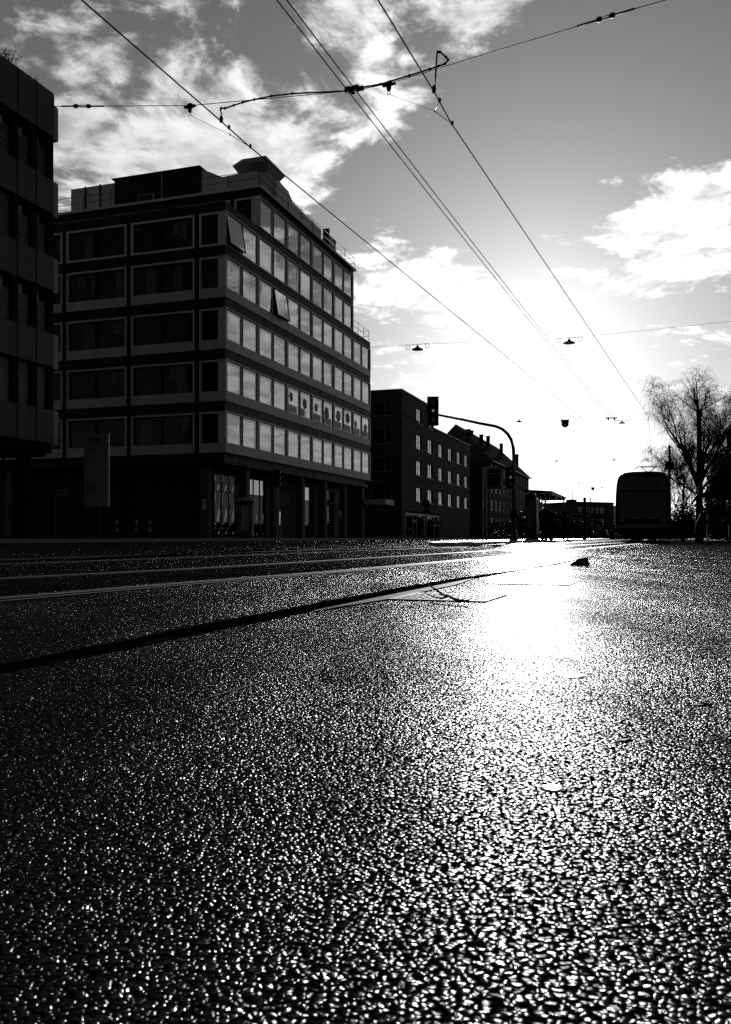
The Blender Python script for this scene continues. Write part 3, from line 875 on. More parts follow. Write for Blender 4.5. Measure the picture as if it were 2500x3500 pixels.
for px_, s, h in ((1602, 3.6, 1.3), (1612, 5.0, .6), (1646, 2.8, 2.2), (1669, 3.0, 2.7), (1714, 2.6, 3.0), (1768, 3.5, 2.2)):
    t = tsolve(OD, px_, s)
    zr = EV - .55 + (RG - EV + .55) * (s + e) / (HW + e)
    ch = bx(t - .35, t + .35, s - .3, s + .3, zr - 1.2, zr + h * .75).build('chimney', D_WALL, roof_d)
    ch.name = 'chimney'
    bx(t - .42, t + .42, s - .37, s + .37, zr + h * .75 + .001, zr + h * .75 + .14).build('chimney_cap', D_WALL, roof_d)
dw_me = MB().box(-.6, .6, -.05, .04, 0, .08).box(-.6, .6, -.05, .04, 1.72, 1.8).box(-.6, -.52, -.05, .04, .08, 1.72).box(.52, .6, -.05, .04, .08, 1.72).box(-.05, .05, -.05, .04, .08, 1.72).mesh('window', C_FRAME)
dp_me = bx(-.55, .55, -.012, -.004, .05, 1.75).mesh('pane', G_DARK)
for r_ in range(4):
    for i in range(11):
        w = link('window', dw_me, rd, (2.5 + 4.1 * i, 0, 1.6 + 3.05 * r_)); link('pane', dp_me, w)
for z in (4.4, 7.5):
    bx(LD - .5, LD + 1.0, -.5, 2.6, z, z + 1.0).build('balcony', D_WALL, rd)

# ------------------------------------------------------------------ far end of the street
FARM = mat('far_facade', 0.022, 0.8, 0.1, 0.3, 0.3)
p0, p1 = at(1972, 1838, 230), at(2101, 1838, 236)
fo = thing('far_block', 'distant dark flat roofed block beyond the overpass', 'building', (p0.x, p0.y, 0), math.atan2(p1.y - p0.y, p1.x - p0.x))
WF = (p1 - p0).length
HF = at(2000, 1714, 230).z
bx(0, WF, .3, 14, 0, HF - .3).build('wall', FARM, fo)
bx(-.2, WF + .2, .1, 14.2, HF - .299, HF).build('roof', M_BLACK, fo)
fwin = bx(0, 1.3, 0.2, .299, 0, 1.5).mesh('window', G_DARK)
for r_ in range(3):
    for i in range(5):
        link('window', fwin, fo, (.6 + 1.9 * i, 0, 1.0 + 2.9 * r_))
bx(1.2, 1.35, 3, 3.15, HF, HF + 3).build('antenna', M_BLACK, fo)
bx(2.3, 4.3, 5, 7, HF + .001, HF + .8).build('roof_cabin', M_BLACK, fo)
p0 = at(2096, 1838, 270)
fo2 = thing('pale_far_house', 'pale narrow house front seen just left of the tram', 'building', (p0.x, p0.y, 0))
bx(0, 9, 0, 10, 0, at(2100, 1732, 270).z).build('wall', mat('pale_far', 0.35, 0.8, 0.1, 0.15, 0.4), fo2)
bx(-.2, 9.2, -.2, 10.2, at(2100, 1732, 270).z + .001, at(2100, 1729, 270).z).build('roof', M_BLACK, fo2)
# overpass with a post-and-rail parapet
p0, p1 = at(1900, 1838, 165), at(2330, 1838, 172)
ov = thing('overpass', 'low overpass with railing crossing the street in the distance', 'bridge', (p0.x, p0.y, 0), math.atan2(p1.y - p0.y, p1.x - p0.x))
LO = (p1 - p0).length
bx(0, LO, 0, 6, 2.15, 2.75).build('deck', FARM, ov)
bx(0, 7.5, .3, 5.5, -.1, 2.14).build('abutment', FARM, ov)
bx(11.5, LO, .3, 5.5, -.1, 2.14).build('abutment', FARM, ov)
post = bx(-.06, .06, 0.05, .17, 2.75, 3.85).mesh('post', M_BLACK)
for i in range(26):
    link('post', post, ov, (.3 + i * LO / 26, 0, 0))
for z in (3.85, 3.25):
    bx(0, LO, .04, .18, z, z + .12).build('rail', M_BLACK, ov)
# trees and undergrowth at the street end
def leaf_mass(name, label, spots, n, m, seed, leaf=0.16, kind='stuff', group=None, cat=None, parent=None):
    r = random.Random(seed); mb = MB()
    for k in range(n):
        c, sx, sy, sz = spots[k % len(spots)]
        while True:
            d = Vector((r.uniform(-1, 1), r.uniform(-1, 1), r.uniform(-1, 1)))
            if .2 < d.length < 1: break
        d *= (0.75 + 0.35 * r.random())
        p = Vector((c[0] + d.x * sx, c[1] + d.y * sy, max(.05, c[2] + d.z * sz)))
        v = Vector((r.uniform(-1, 1), r.uniform(-1, 1), r.uniform(-1, 1))).normalized() * leaf * r.uniform(.6, 1.4)
        w2 = Vector((r.uniform(-1, 1), r.uniform(-1, 1), r.uniform(-1, 1))).normalized() * leaf * .6
        mb.quad(p - v, p + w2, p + v, p - w2)
    o = mb.build(name, m, parent)
    if parent is None: tag(o, label, cat, group, kind)
    return o
M_LEAF = mat('dark_leaves', 0.012, 0.6, 0.1, 0.4, 2)
M_BARK = mat('bark', 0.006, 0.95, 0.02, 0.4, 8, 0.01, 25)
sp = []
for i in range(16):
    c = at(1800 + i * 14, 1838, 125 + (i % 5) * 6)
    sp.append(((c.x, c.y, 1.8), 2.6, 2.6, 2.4 + .6 * math.sin(i * 2.1)))
leaf_mass('far_treeline', 'mass of far bushes and trees at the end of the street', sp, 9000, M_LEAF, 4, .28)
tag(slab('far_bank', [(-300, 330), (500, 330), (500, 420), (-300, 420)], 6.5, M_LEAF, 'low wooded bank closing the horizon'), kind='structure')
sp = []
for i in range(12):
    c = at(1655 + i * 14, 1838, 100)
    if 1735 < 1655 + i * 14 < 1765: continue
    sp.append(((c.x - 1, c.y, 1.2), 1.0, 1.0, .9 + .5 * math.sin(i * 1.7)))
hd = leaf_mass('front_garden_hedge', 'clipped hedge in front of the gabled row house', sp, 3500, M_LEAF, 5, .11, kind=None, cat='hedge')

def on_plane(P, d, px, py):
    """where the sight line of a pixel meets the vertical plane through P along the horizontal direction d"""
    r = (px - CX) / F
    s = (r * P.y - P.x) / (d.x - r * d.y)
    Y = P.y + d.y * s
    return at(px, py, Y)
def arc(c, r, a0, a1, n, ax=(1, 0, 0), ay=(0, 0, 1)):
    ax, ay = Vector(ax), Vector(ay)
    return [Vector(c) + ax * r * math.cos(a0 + (a1 - a0) * i / n) + ay * r * math.sin(a0 + (a1 - a0) * i / n) for i in range(n + 1)]
def rounded(w, h, r, n=5):
    pts = []
    for cx_, cy_, a in ((w/2-r, h/2-r, 0), (-w/2+r, h/2-r, 90), (-w/2+r, -h/2+r, 180), (w/2-r, -h/2+r, 270)):
        for i in range(n + 1):
            t = R(a + 90 * i / n)
            pts.append((cx_ + r * math.cos(t), cy_ + r * math.sin(t)))
    return pts

# ------------------------------------------------------------------ tram, seen from behind
T_PAINT = mat('tram_dark_paint', 0.002, 0.4, 0.025, 0.12, 0.8)
T_PALE = mat('tram_pale_paint', 0.03, 0.4, 0.05, 0.1, 0.8)
T_GLASS = mat('tram_black_glass', 0.002, 0.1, 0.05, 0.1, 1)
TP = at(2198, 1838, 38); TP.z = 0.006
tr = thing('tram', 'dark tram seen from behind with its pantograph raised', 'tram', TP, RZ)
prof = [(1.02, .30), (1.13, .42), (1.17, .8), (1.18, 1.3), (1.165, 2.0), (1.12, 2.6), (1.06, 2.85), (.96, 3.0), (.78, 3.075), (.4, 3.11)]
sect = prof + [(-y, z) for y, z in reversed(prof)]
def tsec(x, k=1.0, dz=0.0):
    return [(x, y * k, z + (dz if z > 2.4 else 0)) for y, z in sect]
mb = MB().loft([tsec(.0, .955, -.07), tsec(.05, .975, -.04), tsec(.18, .99, -.01), tsec(.5), tsec(36)], True, True)
body = mb.build('body', T_PAINT, tr)
for p in body.data.polygons:
    if abs(p.normal.x) > .9: p.use_smooth = False
def plate(nm, poly, x0, x1, m, par=None):
    return MB().prism(poly, 'x', x0, x1).build(nm, m, par or tr)
rw = plate('rear_window', [(y * 2.02, z * 1.16 + 1.62) for y, z in rounded(1, 1, .16)], -.02, .1, T_GLASS)
plate('destination_surround', [(-1.0, 2.28), (1.0, 2.28), (1.02, 2.45), (.92, 2.74), (.8, 2.82), (.4, 2.86), (-.4, 2.86), (-.8, 2.82), (-.92, 2.74), (-1.02, 2.45)], -.03, .1, T_PALE)
plate('destination_display', [(y * 1.5, z * .36 + 2.55) for y, z in rounded(1, 1, .08)], -.045, -.031, T_GLASS)
plate('bumper', [(-1.08, .62), (1.08, .62), (1.05, .78), (-1.05, .78)], -.09, .05, T_PALE)
plate('lower_panel', [(-1.02, .34), (1.02, .34), (1.09, .6), (-1.09, .6)], -.05, .05, T_PAINT)
for s in (-1, 1):
    tl = plate('tail_light', [(s * .86 + .09 * math.cos(a), .95 + .09 * math.sin(a)) for a in [i * .5236 for i in range(12)]], -.05, .03, M_LENS)
    plate('handle', [(s * .3 - .13, 1.05), (s * .3 + .13, 1.05), (s * .3 + .13, 1.075), (s * .3 - .13, 1.075)], -.06, -.021, M_GALV)
for s in (-1, 1):
    for x in (1.2, 6, 11.0, 16, 21, 26, 31):
        bx(x, x + 3.4, s * 1.165 - .02, s * 1.165 + .02, 1.25, 2.25).build('side_window', T_GLASS, tr)
for x in (2.4, 4.2, 14, 16, 26, 28):
    for s in (-.5, .5):
        wl = MB().tube([(x, s - .06, .31), (x, s + .06, .31)], .3, 14); wl.build('wheel', M_DARKMETAL, tr)
bx(1.6, 5.0, -.8, .8, .12, .6).build('bogie', M_BLACK, tr)
bx(13, 17, -.8, .8, .12, .6).build('bogie', M_BLACK, tr)
bx(25, 29, -.8, .8, .12, .6).build('bogie', M_BLACK, tr)
bx(-.35, .3, -.12, .12, .3, .46).build('coupler', M_BLACK, tr)
bx(3, 12, -.7, .7, 3.08, 3.26).build('roof_box', T_PAINT, tr)
# pantograph
pg = MB(); X0 = 24.0
pg.tube([(X0, -.95, 4.97), (X0, -.82, 5.1), (X0, -.6, 5.18), (X0, 0, 5.2), (X0, .6, 5.18), (X0, .82, 5.1), (X0, .95, 4.97)], .03, 6)
pg.tube([(X0 + .3, -.55, 5.14), (X0 + .3, .55, 5.14)], .03, 6)
for s in (-1, 1):
    pg.tube([(X0, s * .5, 5.14), (X0 + .1, 0, 4.75)], .03, 6)
pg.tube([(X0 + .1, 0, 4.75), (X0 + 1.5, 0, 4.0), (X0 - .2, 0, 3.1)], .05, 6)
pg.build('pantograph', M_BLACK, tr)

# ------------------------------------------------------------------ traffic signals
EMIT = bpy.data.materials.new('lit_signal'); EMIT.use_nodes = True
_b = EMIT.node_tree.nodes['Principled BSDF']; _b.inputs['Base Color'].default_value = (.2, .2, .2, 1)
_b.inputs['Emission Color'].default_value = (1, 1, 1, 1); _b.inputs['Emission Strength'].default_value = .08
M_EDGE = mat('board_border', 0.05, 0.4, 0.3, 0.1, 5)
def signal_head(parent, c, w, h, lit=1):
    """c = centre; the head faces -y (towards the camera)"""
    hb = MB(); hb.prism([(c.x + x, c.z + z) for x, z in rounded(w, h, .05)], 'y', c.y, c.y + .03)
    hd = hb.build('signal_head', M_BLACK, parent)
    ed = MB()
    o_, i_ = rounded(w - .02, h - .02, .045), rounded(w - .055, h - .055, .035)
    n = len(o_)
    for k in range(n):
        j = (k + 1) % n
        ed.quad((c.x + o_[k][0], c.y - .003, c.z + o_[k][1]), (c.x + o_[j][0], c.y - .003, c.z + o_[j][1]), (c.x + i_[j][0], c.y - .003, c.z + i_[j][1]), (c.x + i_[k][0], c.y - .003, c.z + i_[k][1]))
    ed.build('border', M_EDGE, hd)
    hw, hh = w * .66, h * .86
    bx(c.x - hw / 2, c.x + hw / 2, c.y - .13, c.y - .004, c.z - hh / 2, c.z + hh / 2).build('housing', M_BLACK, hd)
    rl_ = hw * .42
    for k in range(3):
        z = c.z + hh / 2 - hh * (k + .5) / 3
        MB().tube([(c.x, c.y - .15, z), (c.x, c.y - .131, z)], rl_ * .82, 16).build('lens', M_LENS, hd)
        if k == lit: MB().tube([(c.x, c.y - .156, z), (c.x, c.y - .1501, z)], rl_ * .38, 12).build('lamp', EMIT, hd)
        vz = MB(); a0, a1, n = R(-25), R(205), 14
        for q in range(n):
            A, B = a0 + (a1 - a0) * q / n, a0 + (a1 - a0) * (q + 1) / n
            P = lambda a_, y, r_: (c.x + r_ * math.cos(a_), y, z + r_ * math.sin(a_))
            vz.quad(P(A, c.y - .13, rl_), P(B, c.y - .13, rl_), P(B, c.y - .33, rl_), P(A, c.y - .33, rl_))
            vz.quad(P(A, c.y - .13, rl_ * .94), P(A, c.y - .33, rl_ * .94), P(B, c.y - .33, rl_ * .94), P(B, c.y - .13, rl_ * .94))
        vz.build('visor', M_BLACK, hd)
    return hd
PB = at(1757, 1838, 34); PB.z = .09
ms = thing('mast_arm_signal', 'traffic signal on a curved mast arm standing on the island', 'traffic light', (0, 0, 0))
AD = Vector((-1, .12, 0)).normalized()
pts = [Vector((PB.x, PB.y, .09)), Vector((PB.x, PB.y, 2.2))] + [on_plane(PB, AD, x, y) for x, y in ((1757, 1560), (1755, 1530), (1748, 1503), (1736, 1483), (1718, 1467), (1695, 1457), (1640, 1447), (1580, 1434), (1498, 1418))]
MB().tube(pts, [.085, .08, .07, .068, .066, .064, .062, .06, .056, .05, .044], 10).build('mast', M_DARKMETAL, ms)
MB().tube([(PB.x, PB.y, .07), (PB.x, PB.y, .16), (PB.x, PB.y, .5)], [.2, .16, .1], 12).build('base', M_DARKMETAL, ms)
signal_head(ms, on_plane(PB, AD, 1480, 1406) + Vector((0, -.06, 0)), .455, 1.16)
signal_head(ms, at(1744, 1632, 33.75), .35, .88)
bx(PB.x - .12, PB.x + .12, PB.y - .1, PB.y + .1, .9, 1.25).build('control_box', M_BLACK, ms)

def small_signal(px, D, label):
    p = at(px, 1838, D)
    t = thing('pedestrian_signal', label, 'traffic light', (p.x, p.y, .15))
    MB().tube([(0, 0, 0), (0, 0, .25), (0, 0, 4.4)], [.09, .06, .05], 8).build('post', M_DARKMETAL, t)
    hd = bx(.06, .34, -.14, .14, 3.15, 4.2).build('signal_head', M_BLACK, t)
    for k in range(3):
        z = 4.03 - k * .34
        MB().tube([(.34, 0, z), (.38, 0, z)], .1, 12).build('lens', M_LENS, hd)
        bx(.34, .56, -.11, .11, z + .09, z + .11).build('visor', M_GALV, hd)
    bx(-.2, .05, -.1, .1, 1.0, 1.22).build('push_button_box', M_BLACK, t)
small_signal(938, 53.2, 'signal post at the kerb before the office block')

# ------------------------------------------------------------------ things on the island
# big direction sign on twin posts
q = at(1655, 1838, 31); r_ = at(1712, 1838, 31)
sg = thing('direction_sign', 'framed direction sign on twin posts on the island nose', 'sign', (q.x, q.y, .09))
wd = r_.x - q.x
zb, zt = at(0, 1672, 31).z - .09, at(0, 1597, 31).z - .09
for x in (-.03, .09):
    MB().tube([(x, 0, 0), (x, 0, zt)], .03, 6).build('post', M_GALV, sg)
for z in (.8, 1.15, 1.5, zb - .15):
    MB().tube([(-.03, 0, z), (.09, 0, z)], .018, 5).build('rung', M_GALV, sg)
MB().prism([(x + wd / 2 + .03, z + (zb + zt) / 2) for x, z in rounded(wd, zt - zb, .07)], 'y', .03, .06).build('board', M_BLACK, sg)
fr = [Vector((x + wd / 2 + .03, .02, z + (zb + zt) / 2)) for x, z in rounded(wd, zt - zb, .07)]
MB().tube(fr + [fr[0]], .02, 6, cap=False).build('board_frame', M_GALV, sg)
for z in (zb + .55, zb + .08, zt - .06):
    MB().tube([(.05, .0, z), (wd, .0, z)], .016, 5).build('stiffener', M_GALV, sg)
# shelter
SO = at(1887, 1838, 46); SO.z = .094
sh = thing('tram_shelter', 'open tram stop shelter with flat roof on the island', 'shelter', SO, RZ)
SHW, SHL = 1.45, 7.6
MB().prism([(0, 2.48), (SHW, 2.52), (SHW, 2.68), (0, 2.58)], 'x', 0, SHL).build('roof', M_BLACK, sh)
for i in range(7):
    bx(.3 + i * 1.15, .36 + i * 1.15, .03, SHW - .05, 2.38, 2.47).build('rafter', M_BLACK, sh)
for i in range(5):
    x = .15 + i * 1.8
    bx(x, x + .07, 1.18, 1.25, 0, 2.5).build('post', M_DARKMETAL, sh)
    if i < 4:
        bx(x + .09, x + 1.77, 1.21, 1.22, .35, 2.2).build('pane', G_DARK, sh)
for s in (.35, .62, .9):
    bx(.1, .16, s, s + .05, 0, 2.5).build('post', M_DARKMETAL, sh)
bx(.125, .135, .67, 1.18, .3, 2.2).build('pane', G_DARK, sh)
bx(SHL - .2, SHL - .13, .1, .17, 0, 2.5).build('post', M_DARKMETAL, sh)
mb = MB().box(1.5, 4.5, .85, 1.15, .42, .47).box(1.7, 1.76, .95, 1.05, 0, .42).box(4.2, 4.26, .95, 1.05, 0, .42)
mb.build('bench', M_DARKMETAL, sh)
# tall poster case / ticket machine at its near end
tm = at(1816, 1838, 42.5)
tk = thing('poster_case', 'tall dark poster case standing before the shelter', 'poster case', (tm.x, tm.y, .094), R(-20))
MB().prism([(x, z + 1.15) for x, z in rounded(.5, 2.2, .08)], 'y', -.14, .14).build('cabinet', M_BLACK, tk)
bx(-.2, .2, -.15, -.141, .6, 1.9).build('pane', T_GLASS, tk)
bx(-.28, .28, -.2, .2, -.01, .06).build('plinth', M_KERB, tk)

# masts and small signs farther up
def mast(px, D, ytop, r, label, z0=0.0, box=None, name='catenary_mast'):
    p = at(px, 1838, D); h = at(px, ytop, D).z - z0
    t = thing(name, label, 'mast', (p.x, p.y, z0))
    MB().tube([(0, 0, 0), (0, 0, .4), (0, 0, h)], [r * 1.3, r, r * .8], 10).build('shaft', M_BLACK, t)
    MB().lathe([(r * .8, h), (r * 1.1, h + .02), (r * .9, h + .12), (.005, h + .18)], 10).build('cap', M_BLACK, t)
    if box:
        bx(*box).build('signal_box', M_BLACK, t)
    return t
mast(2289, 46, 1532, .075, 'dark mast with a signal box right of the tram', .1, (-.2, .16, -.2, .12, 3.7, 4.1))
mast(1999, 62, 1708, .12, 'stout dark post at the far end of the island', .09, name='stop_post')
mast(2020, 85, 1706, .07, 'thin lamp post before the distant block', .0, name='lamp_post')
mast(2036, 95, 1724, .07, 'thinner lamp post left of the distant cars', .0, name='lamp_post')
for i, (x0, x1) in enumerate(((1953, 1970), (1973, 1989))):
    a_, b_ = at(x0, 1772, 75), at(x1, 1757, 75)
    t = thing('stop_sign_board', ('left one of two small framed boards past the shelter', 'right one of two small framed boards past the shelter')[i], 'sign', (a_.x, a_.y, 0))
    w_, h0, h1 = b_.x - a_.x, a_.z, b_.z
    bx(0, w_, 0, .05, h0, h1).build('board', M_BLACK, t)
    bx(-.03, w_ + .03, -.02, -.001, h1 - .05, h1 + .03).build('trim', M_GALV, t)
    bx(-.03, w_ + .03, -.02, -.001, h0 - .03, h0 + .05).build('trim', M_GALV, t)
    bx(w_ / 2 - .03, w_ / 2 + .03, .051, .1, 0, h1).build('post', M_DARKMETAL, t)
# round sign before the apartment house
p = at(1457, 1838, 62)
t = thing('round_road_sign', 'back of a round road sign before the apartment house', 'sign', (p.x, p.y, 0))
MB().tube([(0, 0, 0), (0, 0, 2.9)], .035, 8).build('post', M_DARKMETAL, t)
MB().tube([(0, -.05, 2.62), (0, -.02, 2.62)], .31, 20).build('disc', M_BLACK, t)
bx(-.25, .25, -.05, -.02, 1.95, 2.2).build('extra_plate', M_BLACK, t)

# ------------------------------------------------------------------ things on the far pavement
# company sign slab
p = at(288, 1838, 40)
py_ = thing('sign_pylon', 'tall grey sign slab with dark emblem and number 201', 'sign', (p.x, p.y, .15), R(-4))
PY = mat('pylon_grey', 0.038, 0.5, 0.3, 0.12, 1.2)
z0, z1 = at(0, 1731, 40).z - .15, at(0, 1481, 40).z - .15
wp = 1.09
bx(0, wp, 0, .05, z0, z1).build('panel', PY, py_)
for x in (wp + .002, wp + .055):
    bx(x, x + .035, -.02, .07, z0, z1).build('edge_trim', M_GALV, py_)
bx(wp - .3, wp + .04, .06, .14, -.1, z1 - .3).build('post', M_BLACK, py_)
bx(.1, .2, .06, .14, -.1, z1 - .3).build('post', M_BLACK, py_)
def stroke(pts, w, y, nm, m, par):
    mb = MB()
    for (xa, za), (xb, zb2) in zip(pts, pts[1:]):
        d = Vector((xb - xa, 0, zb2 - za)); n = Vector((-d.z, 0, d.x)).normalized() * w / 2; e_ = d.normalized() * w * .3
        a_, b_ = Vector((xa, y, za)) - e_, Vector((xb, y, zb2)) + e_
        mb.box(0, 1, 0, 1, 0, 1) if False else mb.quad(a_ - n, b_ - n, b_ + n, a_ + n)
    return mb.build(nm, m, par)
ez = z1 - .45
stroke([(.07, ez), (.17, ez + .02), (.22, ez + .1), (.29, ez + .2), (.38, ez + .215), (.5, ez + .215)], .05, -.004, 'emblem_letter', M_BLACK, py_)
stroke([(.5, ez + .2), (.39, ez + .2), (.39, ez + .01), (.5, ez + .01), (.57, ez + .07), (.57, ez + .15), (.5, ez + .2)], .045, -.008, 'emblem_letter', M_BLACK, py_)
stroke([(.55, ez + .2), (.66, ez + .1), (.78, ez + .01)], .05, -.012, 'emblem_letter', M_BLACK, py_)
stroke([(.6, ez + .04), (.69, ez + .17), (.79, ez + .215)], .05, -.016, 'emblem_letter', M_BLACK, py_)
cu = bpy.data.curves.new('number', 'FONT'); cu.body = '201'; cu.size = .42; cu.materials.append(M_BLACK)
_tmp = bpy.data.objects.new('tmp', cu); _me = bpy.data.meshes.new_from_object(_tmp); bpy.data.objects.remove(_tmp)
fo_ = bpy.data.objects.new('number', _me); COL.objects.link(fo_); fo_.parent = py_
fo_.location = (.06, -.006, at(0, 1678, 40).z - .15); fo_.rotation_euler = (R(90), 0, 0)
bx(.07, .62, -.005, -.001, z1 - .78, z1 - .73).build('printed_line', M_BLACK, py_)
# small lit-up direction box near the left building
p = at(184, 1838, 39)
t = thing('small_direction_sign', 'small striped direction box in the gap between the buildings', 'sign', (p.x, p.y, .15), R(10))
za, zb2 = at(0, 1696, 39).z - .15, at(0, 1675, 39).z - .15
bx(0, .58, 0, .12, za, zb2).build('box', M_BLACK, t)
for z in (za + .005, za + .09, zb2 - .03):
    bx(.14, .56, -.012, -.001, z, z + .025).build('stripe', M_GALV, t)
bx(.02, .08, .03, .09, -.1, za).build('post', M_DARKMETAL, t)
# advertising column
p = at(842, 1838, 53.5)
t = thing('advertising_column', 'round advertising column with domed cap by the office block', 'advertising column', (p.x, p.y, .15))
MB().lathe([(.5, 0), (.5, .25), (.44, .3), (.44, 2.25)], 24).build('drum', M_DARKMETAL, t)
MB().lathe([(.44, 2.25), (.58, 2.27), (.58, 2.36), (.5, 2.45), (.3, 2.56), (.1, 2.62), (.01, 2.64)], 24).build('cap', mat('column_cap', .06, .3, .4, .2, 4), t)
for i in range(7):
    a0 = -2.6 + i * .55
    ps = MB()
    for k in range(5):
        A, B = a0 + k * .09, a0 + (k + 1) * .09
        ps.quad((.445 * math.cos(A), .445 * math.sin(A), .5), (.445 * math.cos(B), .445 * math.sin(B), .5), (.445 * math.cos(B), .445 * math.sin(B), 2.0), (.445 * math.cos(A), .445 * math.sin(A), 2.0))
    ps.build('poster', (P_DARK, P_MID, PY)[i % 3], t)
# notices on columns of the office block
def notice(loc, w, h, rz, label, ring=True):
    t = thing('notice', label, 'notice', loc, rz, 'notices on the ground floor columns')
    bx(0, w, 0, .015, 0, h).build('plate', mat('notice_white', .22, .6, .2, .1, 6) if 'notice_white' not in MATS else MATS['notice_white'], t)
    if ring:
        pp = arc((w / 2, -.006, h * .72), w * .3, 0, 2 * math.pi, 16)
        MB().tube(pp, .02, 5, cap=False).build('ring_mark', M_BLACK, t)
        bx(w * .3, w * .7, -.006, -.001, h * .42, h * .46).build('printed_line', M_BLACK, t)
cpos = OB + U * (0.8 - .26) + W * 1.9
notice(cpos + Vector((-.0, -.03, at(0, 1738, 54.6).z)), .27, .66, RZ - math.pi / 2, 'white notice with a dark ring on the corner column')
cpos = OB + U * (BAY * 5 - .6 - .3) + W * 1.0
notice(Vector((cpos.x, cpos.y - .03, at(0, 1772, cpos.y).z)), .25, .7, RZ - math.pi / 2, 'narrow white notice on a column near the far end', False)
# bollards
bo = None
BL = ('leftmost of three banded bollards in front of the office block', 'middle one of three banded bollards in front of the office block', 'rightmost of three banded bollards in front of the office block')
for i, px_ in enumerate((400, 466, 513)):
    p = at(px_, 1838, 44)
    if bo is None:
        bo = thing('bollard', '', 'bollard', (0, 0, 0), 0, 'banded bollards on the pavement')
        MB().lathe([(.06, 0), (.06, .95), (.05, 1.0), (.01, 1.03)], 10).build('shaft', M_DARKMETAL, bo)
        for z in (.35, .75):
            MB().lathe([(.062, z), (.062, z + .14)], 10).build('band', mat('band_white', .16, .5, .3, .1, 5) if 'band_white' not in MATS else MATS['band_white'], bo)
        o = bo
    else:
        o = copy_tree(bo)
    o.location = (p.x, p.y, .15); o['label'] = BL[i]
# parked bicycles before the apartment house
def bicycle():
    t = thing('bicycle', '', 'bicycle', (0, 0, 0), 0, 'bicycles parked before the apartment house')
    for x in (0, 1.05):
        w_ = MB().tube(arc((x, 0, .34), .33, 0, 2 * math.pi, 20), .018, 5, cap=False).build('wheel', M_RUBBER, t)
        sp_ = MB()
        for k in range(6):
            a_ = k * math.pi / 6
            sp_.tube([(x - .32 * math.cos(a_), 0, .34 - .32 * math.sin(a_)), (x + .32 * math.cos(a_), 0, .34 + .32 * math.sin(a_))], .003, 3)
        sp_.build('spokes', M_GALV, w_)
    f_ = MB()
    for a_, b_ in (((0, .34), (.42, .3)), ((.42, .3), (.3, .82)), ((0, .34), (.33, .72)), ((.33, .72), (.88, .78)), ((.42, .3), (.86, .68)), ((1.05, .34), (.86, .68)), ((.86, .68), (.84, .92))):
        f_.tube([(a_[0], 0, a_[1]), (b_[0], 0, b_[1])], .018, 5)
    f_.build('frame', M_DARKMETAL, t)
    MB().tube([(.78, -.27, .95), (.84, -.15, .97), (.84, .15, .97), (.78, .27, .95)], .014, 5).build('handlebar', M_GALV, t)
    MB().loft([[(.16, -.09, .84), (.16, .09, .84), (.16, .09, .89), (.16, -.09, .89)], [(.44, -.02, .84), (.44, .02, .84), (.44, .02, .88), (.44, -.02, .88)]], True, False).build('saddle', M_RUBBER, t)
    MB().tube([(.42, -.09, .3), (.42, .09, .3)], .05, 10).build('crank', M_GALV, t)
    bx(.0, .02, -.04, .04, .6, .66).build('reflector', M_LENS, t)
    return t
bk = bicycle()
BK = [(1290, 84, 12, 'leftmost bicycle parked beside the office block end'), (1330, 88, 40, 'second parked bicycle, left of the shop front post'), (1362, 87, 15, 'third parked bicycle, close to the shop front post'),
      (1402, 88, 60, 'fourth parked bicycle, before the shop window'), (1428, 86, 25, 'fifth parked bicycle, before the shop window'), (1452, 89, 70, 'rightmost parked bicycle, beside the round sign')]
for i, (px_, D, a_, lb) in enumerate(BK):
    o = bk if i == 0 else copy_tree(bk)
    p = at(px_, 1838, D); o.location = (p.x - .5, p.y, .15); o.rotation_euler = (R(6), 0, R(a_)); o['label'] = lb

# ------------------------------------------------------------------ cars far down the street
def car(px, D, label, rz):
    p = at(px, 1838, D)
    t = thing('car', label, 'car', (p.x, p.y, 0), rz, 'cars driving away down the street')
    def ring(x, w, pts): return [(x, y * w, z) for y, z in pts]
    lowp = [(.78, .28), (.86, .45), (.88, .75), (.84, .92), (-.84, .92), (-.88, .75), (-.86, .45), (-.78, .28)]
    MB().loft([ring(0, .93, lowp), ring(.15, 1, lowp), ring(3.6, 1, lowp), ring(4.1, .92, [(y, z * .9) for y, z in lowp])], True, True).build('body', T_PAINT, t)
    cab = lambda x, w, h: [(x, w, .92), (x + (.25 if x < 2 else -.55), w * .82, h), (x + (.25 if x < 2 else -.55), -w * .82, h), (x, -w, .92)]
    MB().loft([cab(.1, .82, 1.42), cab(3.0, .82, 1.42)], True, False).build('cabin', T_GLASS, t)
    bx(.35, 2.4, -.64, .64, 1.421, 1.47).build('roof', mat('car_roof', .3, .2, .5, .1, 2) if 'car_roof' not in MATS else MATS['car_roof'], t)
    for x in (.75, 3.3):
        for s in (-.75, .75):
            w_ = MB().tube([(x, s - .1, .31), (x, s + .1, .31)], .31, 12).build('wheel', M_RUBBER, t)
            MB().tube([(x, s - .105, .31), (x, s + .105, .31)], .18, 10).build('rim', M_GALV, w_)
    for s in (-.7, .7):
        bx(-.02, .05, s - .12, s + .12, .7, .88).build('tail_light', M_LENS, t)
    bx(-.03, .03, -.26, .26, .48, .6).build('number_plate', M_GALV, t)
    for s in (-.98, .98):
        bx(2.5, 2.62, s - .09, s + .09, .95, 1.1).build('mirror', M_BLACK, t)
car(2057, 135, 'nearer of two cars driving away left of the tram', RZ)
car(2083, 148, 'farther car half hidden behind the nearer one by the tram', RZ)

